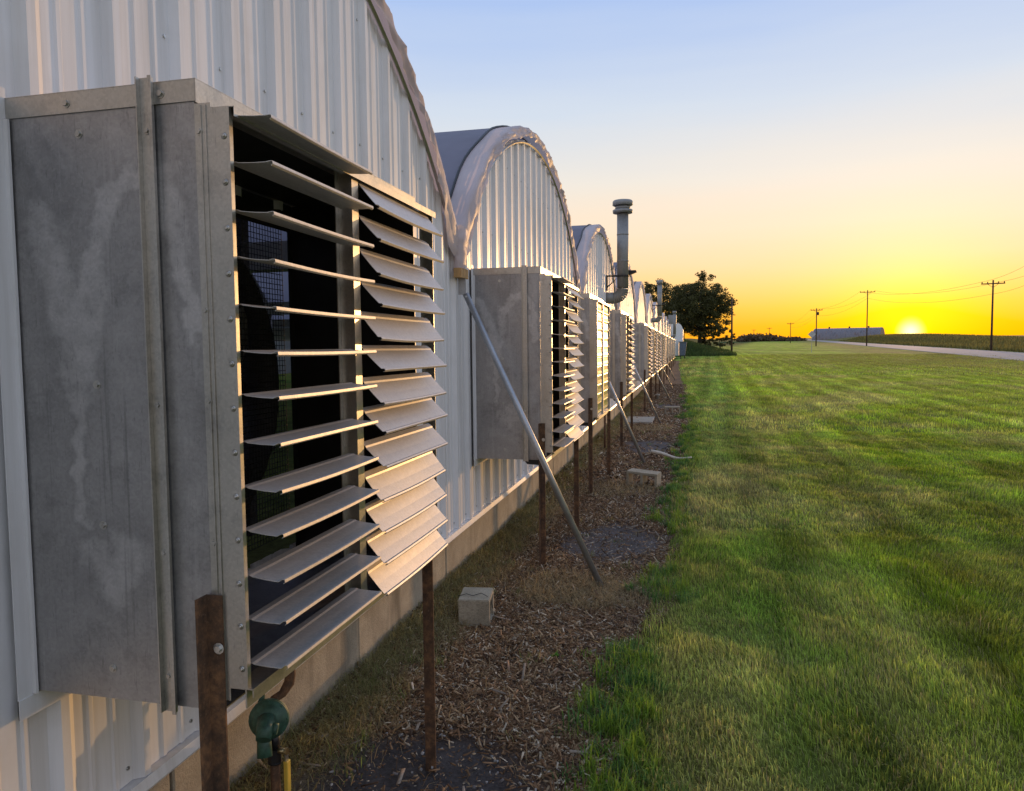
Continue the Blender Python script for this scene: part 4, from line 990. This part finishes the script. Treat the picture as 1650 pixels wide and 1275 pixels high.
x, y = at(1040, 130); tree(x, y, 10.4, 3.8, 'sparse tree top showing just right of the tall stack', 90, .34, 9, None)
x, y = at(1160, 108); tree(x, y, 3.4, 2.6, 'low bushy shrub under the right side of the big tree', 70, .26, 12, None, lowest=.02, cat='shrub')
x, y = at(1136, 113); tree(x, y, 3.6, 2.2, 'dark undergrowth shrub at the foot of the big tree', 60, .28, 14, None, lowest=.02, cat='shrub')
# far wood on the horizon
Vs, Ts, Cs = [], [], []; off = 0
for k in range(90):
    u = 1196+random.random()**1.2*92; dpt = random.uniform(430, 520); x, y = at(u, dpt); n_ = 120
    hh = (1.0+2.0*random.random())*(1.15 if u < 1255 else .6)
    p = np.array([x, y, float(ground_z(x, y))+hh*.5])+rng.normal(0, 1, (n_, 3))*np.array([1.7, 1.7, hh*.35])
    a = rng.normal(0, 1, (n_, 3))*.55; b = rng.normal(0, 1, (n_, 3))*.55
    Vs.append(np.stack([p-a, p+b, p+a, p-b], 1).reshape(-1, 3)); Ts.append((np.arange(n_)*4)[:, None]+np.arange(4)+off); off += n_*4
    Cs.append(np.repeat(np.array((.11, .075, .04))*rng.uniform(.6, 1.4, n_)[:, None], 4, 0))
link('far_wood', np_mesh('far_wood', np.concatenate(Vs), np.concatenate(Ts), np.concatenate(Cs)), LEAF, kind='stuff')

# ------------------------------------------------------------------ quonset barn beyond the road
qa = at(1313, 560); qb = at(1422, 532)
A = Vector((qa[0], qa[1], 0)); B = Vector((qb[0], qb[1], 0)); ax = (B-A).normalized(); pe = Vector((-ax.y, ax.x, 0)); L = (B-A).length
zq = float(ground_z(*qa))-1.2; rq = 9.0
q = thing('quonset_barn', 'long grey corrugated arched barn on the horizon across the road', 'barn', (0, 0, 0))
t = NT('barn_steel'); sN = t.noise(1.0, 5, .7, t.map((.45, .45, .06))); t.set(Base_Color=t.ramp(sN, [(.3, (.13, .12, .13)), (.5, (.24, .225, .24)), (.72, (.17, .10, .08))]), Metallic=.4, Roughness=.5); BARN = t.m
nseg = 14
for s in range(nseg):
    rows = []
    for e in range(7):
        l = L*(s+e/6*.985)/nseg; rr = rq*(1+.035*(e % 2))
        rows.append([tuple(A+ax*l+pe*(rr*math.cos(a))*1.0+Vector((0, 0, zq+rr*math.sin(a)*1.02+.4))) for a in [math.pi*k/18 for k in range(19)]])
    MB().grid(rows, False).build('roof_panel', BARN, q, recalc=False)
for l in (0.02, L-.02):
    vs = [tuple(A+ax*l+pe*(rq*math.cos(a))+Vector((0, 0, zq+.4+rq*math.sin(a)))) for a in [math.pi*k/18 for k in range(19)]]
    MB().add(vs, [tuple(range(19))]).build('end_wall', BARN, q)
for f_ in (.22, .52, .80):
    p = A+ax*L*f_+Vector((0, 0, zq+.4+rq*1.03)); MB().tube([p-Vector((0, 0, .4)), p+Vector((0, 0, .7)), p+Vector((0, 0, .72)), p+Vector((0, 0, 1.24))], [.5, .5, 1.0, .3], 8).build('roof_vent', DARK, q)

# ------------------------------------------------------------------ utility poles, wires, sign
POLE = simple('pole_wood', (.075, .045, .028), .9, 0, .3, 5)
tops = {}
def pole(key, u, dpt, vtop, label, arm=2.6, box=False):
    x, y = at(u, dpt); zg = float(ground_z(x, y)); dt = bearing(u, vtop); zt = CZ+dt.z*dpt
    p = thing('utility_pole', label, 'utility pole', (x, y, zg), 'utility poles beside the road'); h = zt-zg
    MB().tube([(0, 0, -.5), (0, 0, h)], [.15, .10], 8).build('shaft', POLE, p)
    ca = math.cos(.25); sa = -math.sin(.25)
    if arm:
        mb = MB(); hh = h-.45; a = arm/2
        mb.tube([(-a*ca, -a*sa, hh), (a*ca, a*sa, hh)], .075, 5); am = mb.build('crossarm', POLE, p)
        mb = MB(); mb.tube([(-a*.5*ca, -a*.5*sa, hh), (0, 0, hh-.5), (a*.5*ca, a*.5*sa, hh)], .025, 4); mb.build('arm_brace', DARK, p)
        for q_ in (-.92, -.45, .45, .92):
            mb = MB(); mb.tube([(a*q_*ca, a*q_*sa, hh+.06), (a*q_*ca, a*q_*sa, hh+.26)], [.05, .07], 6); mb.build('insulator', DARK, p)
        tops[key] = [Vector((x+a*q_*ca, y+a*q_*sa, zg+hh+.27)) for q_ in (-.92, .92)]+[Vector((x, y, zg+hh-1.3))]
    if box:
        mb = MB(); mb.tube([(.3, -.1, h-1.6), (.3, -.1, h-.9)], .25, 8); mb.build('transformer', DARK, p)
    return p
pole('a', 1597.5, 95, 452, 'tallest wooden utility pole with crossarm, right of the setting sun')
pole('b', 1396.5, 165, 468, 'wooden utility pole with crossarm rising behind the arched barn', 3.1)
pole('c', 1315, 173, 497, 'utility pole carrying a round transformer above the road sign', 2.6, True)
pole('d', 1273.5, 284, 520, 'small distant utility pole left of the road sign')
pole('e', 1239.5, 400, 528, 'tiny far utility pole above the hedge line')
pole('f', 1214.5, 470, 531, 'tiniest utility pole, farthest left above the distant wood')
pole('g', 1179, 104, 480, 'slim pole without crossarm right of the big tree', 0)
x, y = at(1700, 78); tops['z'] = [Vector((x-1.2, y+.3, CZ+9.2)), Vector((x+1.2, y-.3, CZ+9.2)), Vector((x, y, CZ+7.6))]
WL = {('z', 'a'): 'power lines running right from the tallest pole', ('a', 'b'): 'power lines hanging between the tallest pole and the barn pole', ('b', 'c'): 'power lines between the barn pole and the transformer pole', ('c', 'd'): 'faint power lines from the transformer pole to the small distant pole'}
for (a, b), lab in WL.items():
    w_ = thing('power_line', lab, 'power line', (0, 0, 0), 'power lines between the utility poles')
    for P0, P1 in zip(tops[a], tops[b]):
        pts = [P0.lerp(P1, k/16)-Vector((0, 0, (1.1 if a != 'z' else .4)*4*(k/16)*(1-k/16))) for k in range(17)]
        MB().tube(pts, .016, 4, False).build('wire', DARK, w_)
x, y = at(1308, 100); zg = float(ground_z(x, y)); sg = thing('road_sign', 'diamond road sign seen from behind on a post beside the road', 'sign', (x, y, zg))
MB().box((-.03, -.03, -.3), (.03, .03, 2.75)).build('post', PIPE, sg)
MB().prism([(0, 1.95), (.50, 2.45), (0, 2.95), (-.50, 2.45)], 'y', -.045, -.035).build('sign_plate', simple('sign_back', (.42, .40, .42), .6), sg)
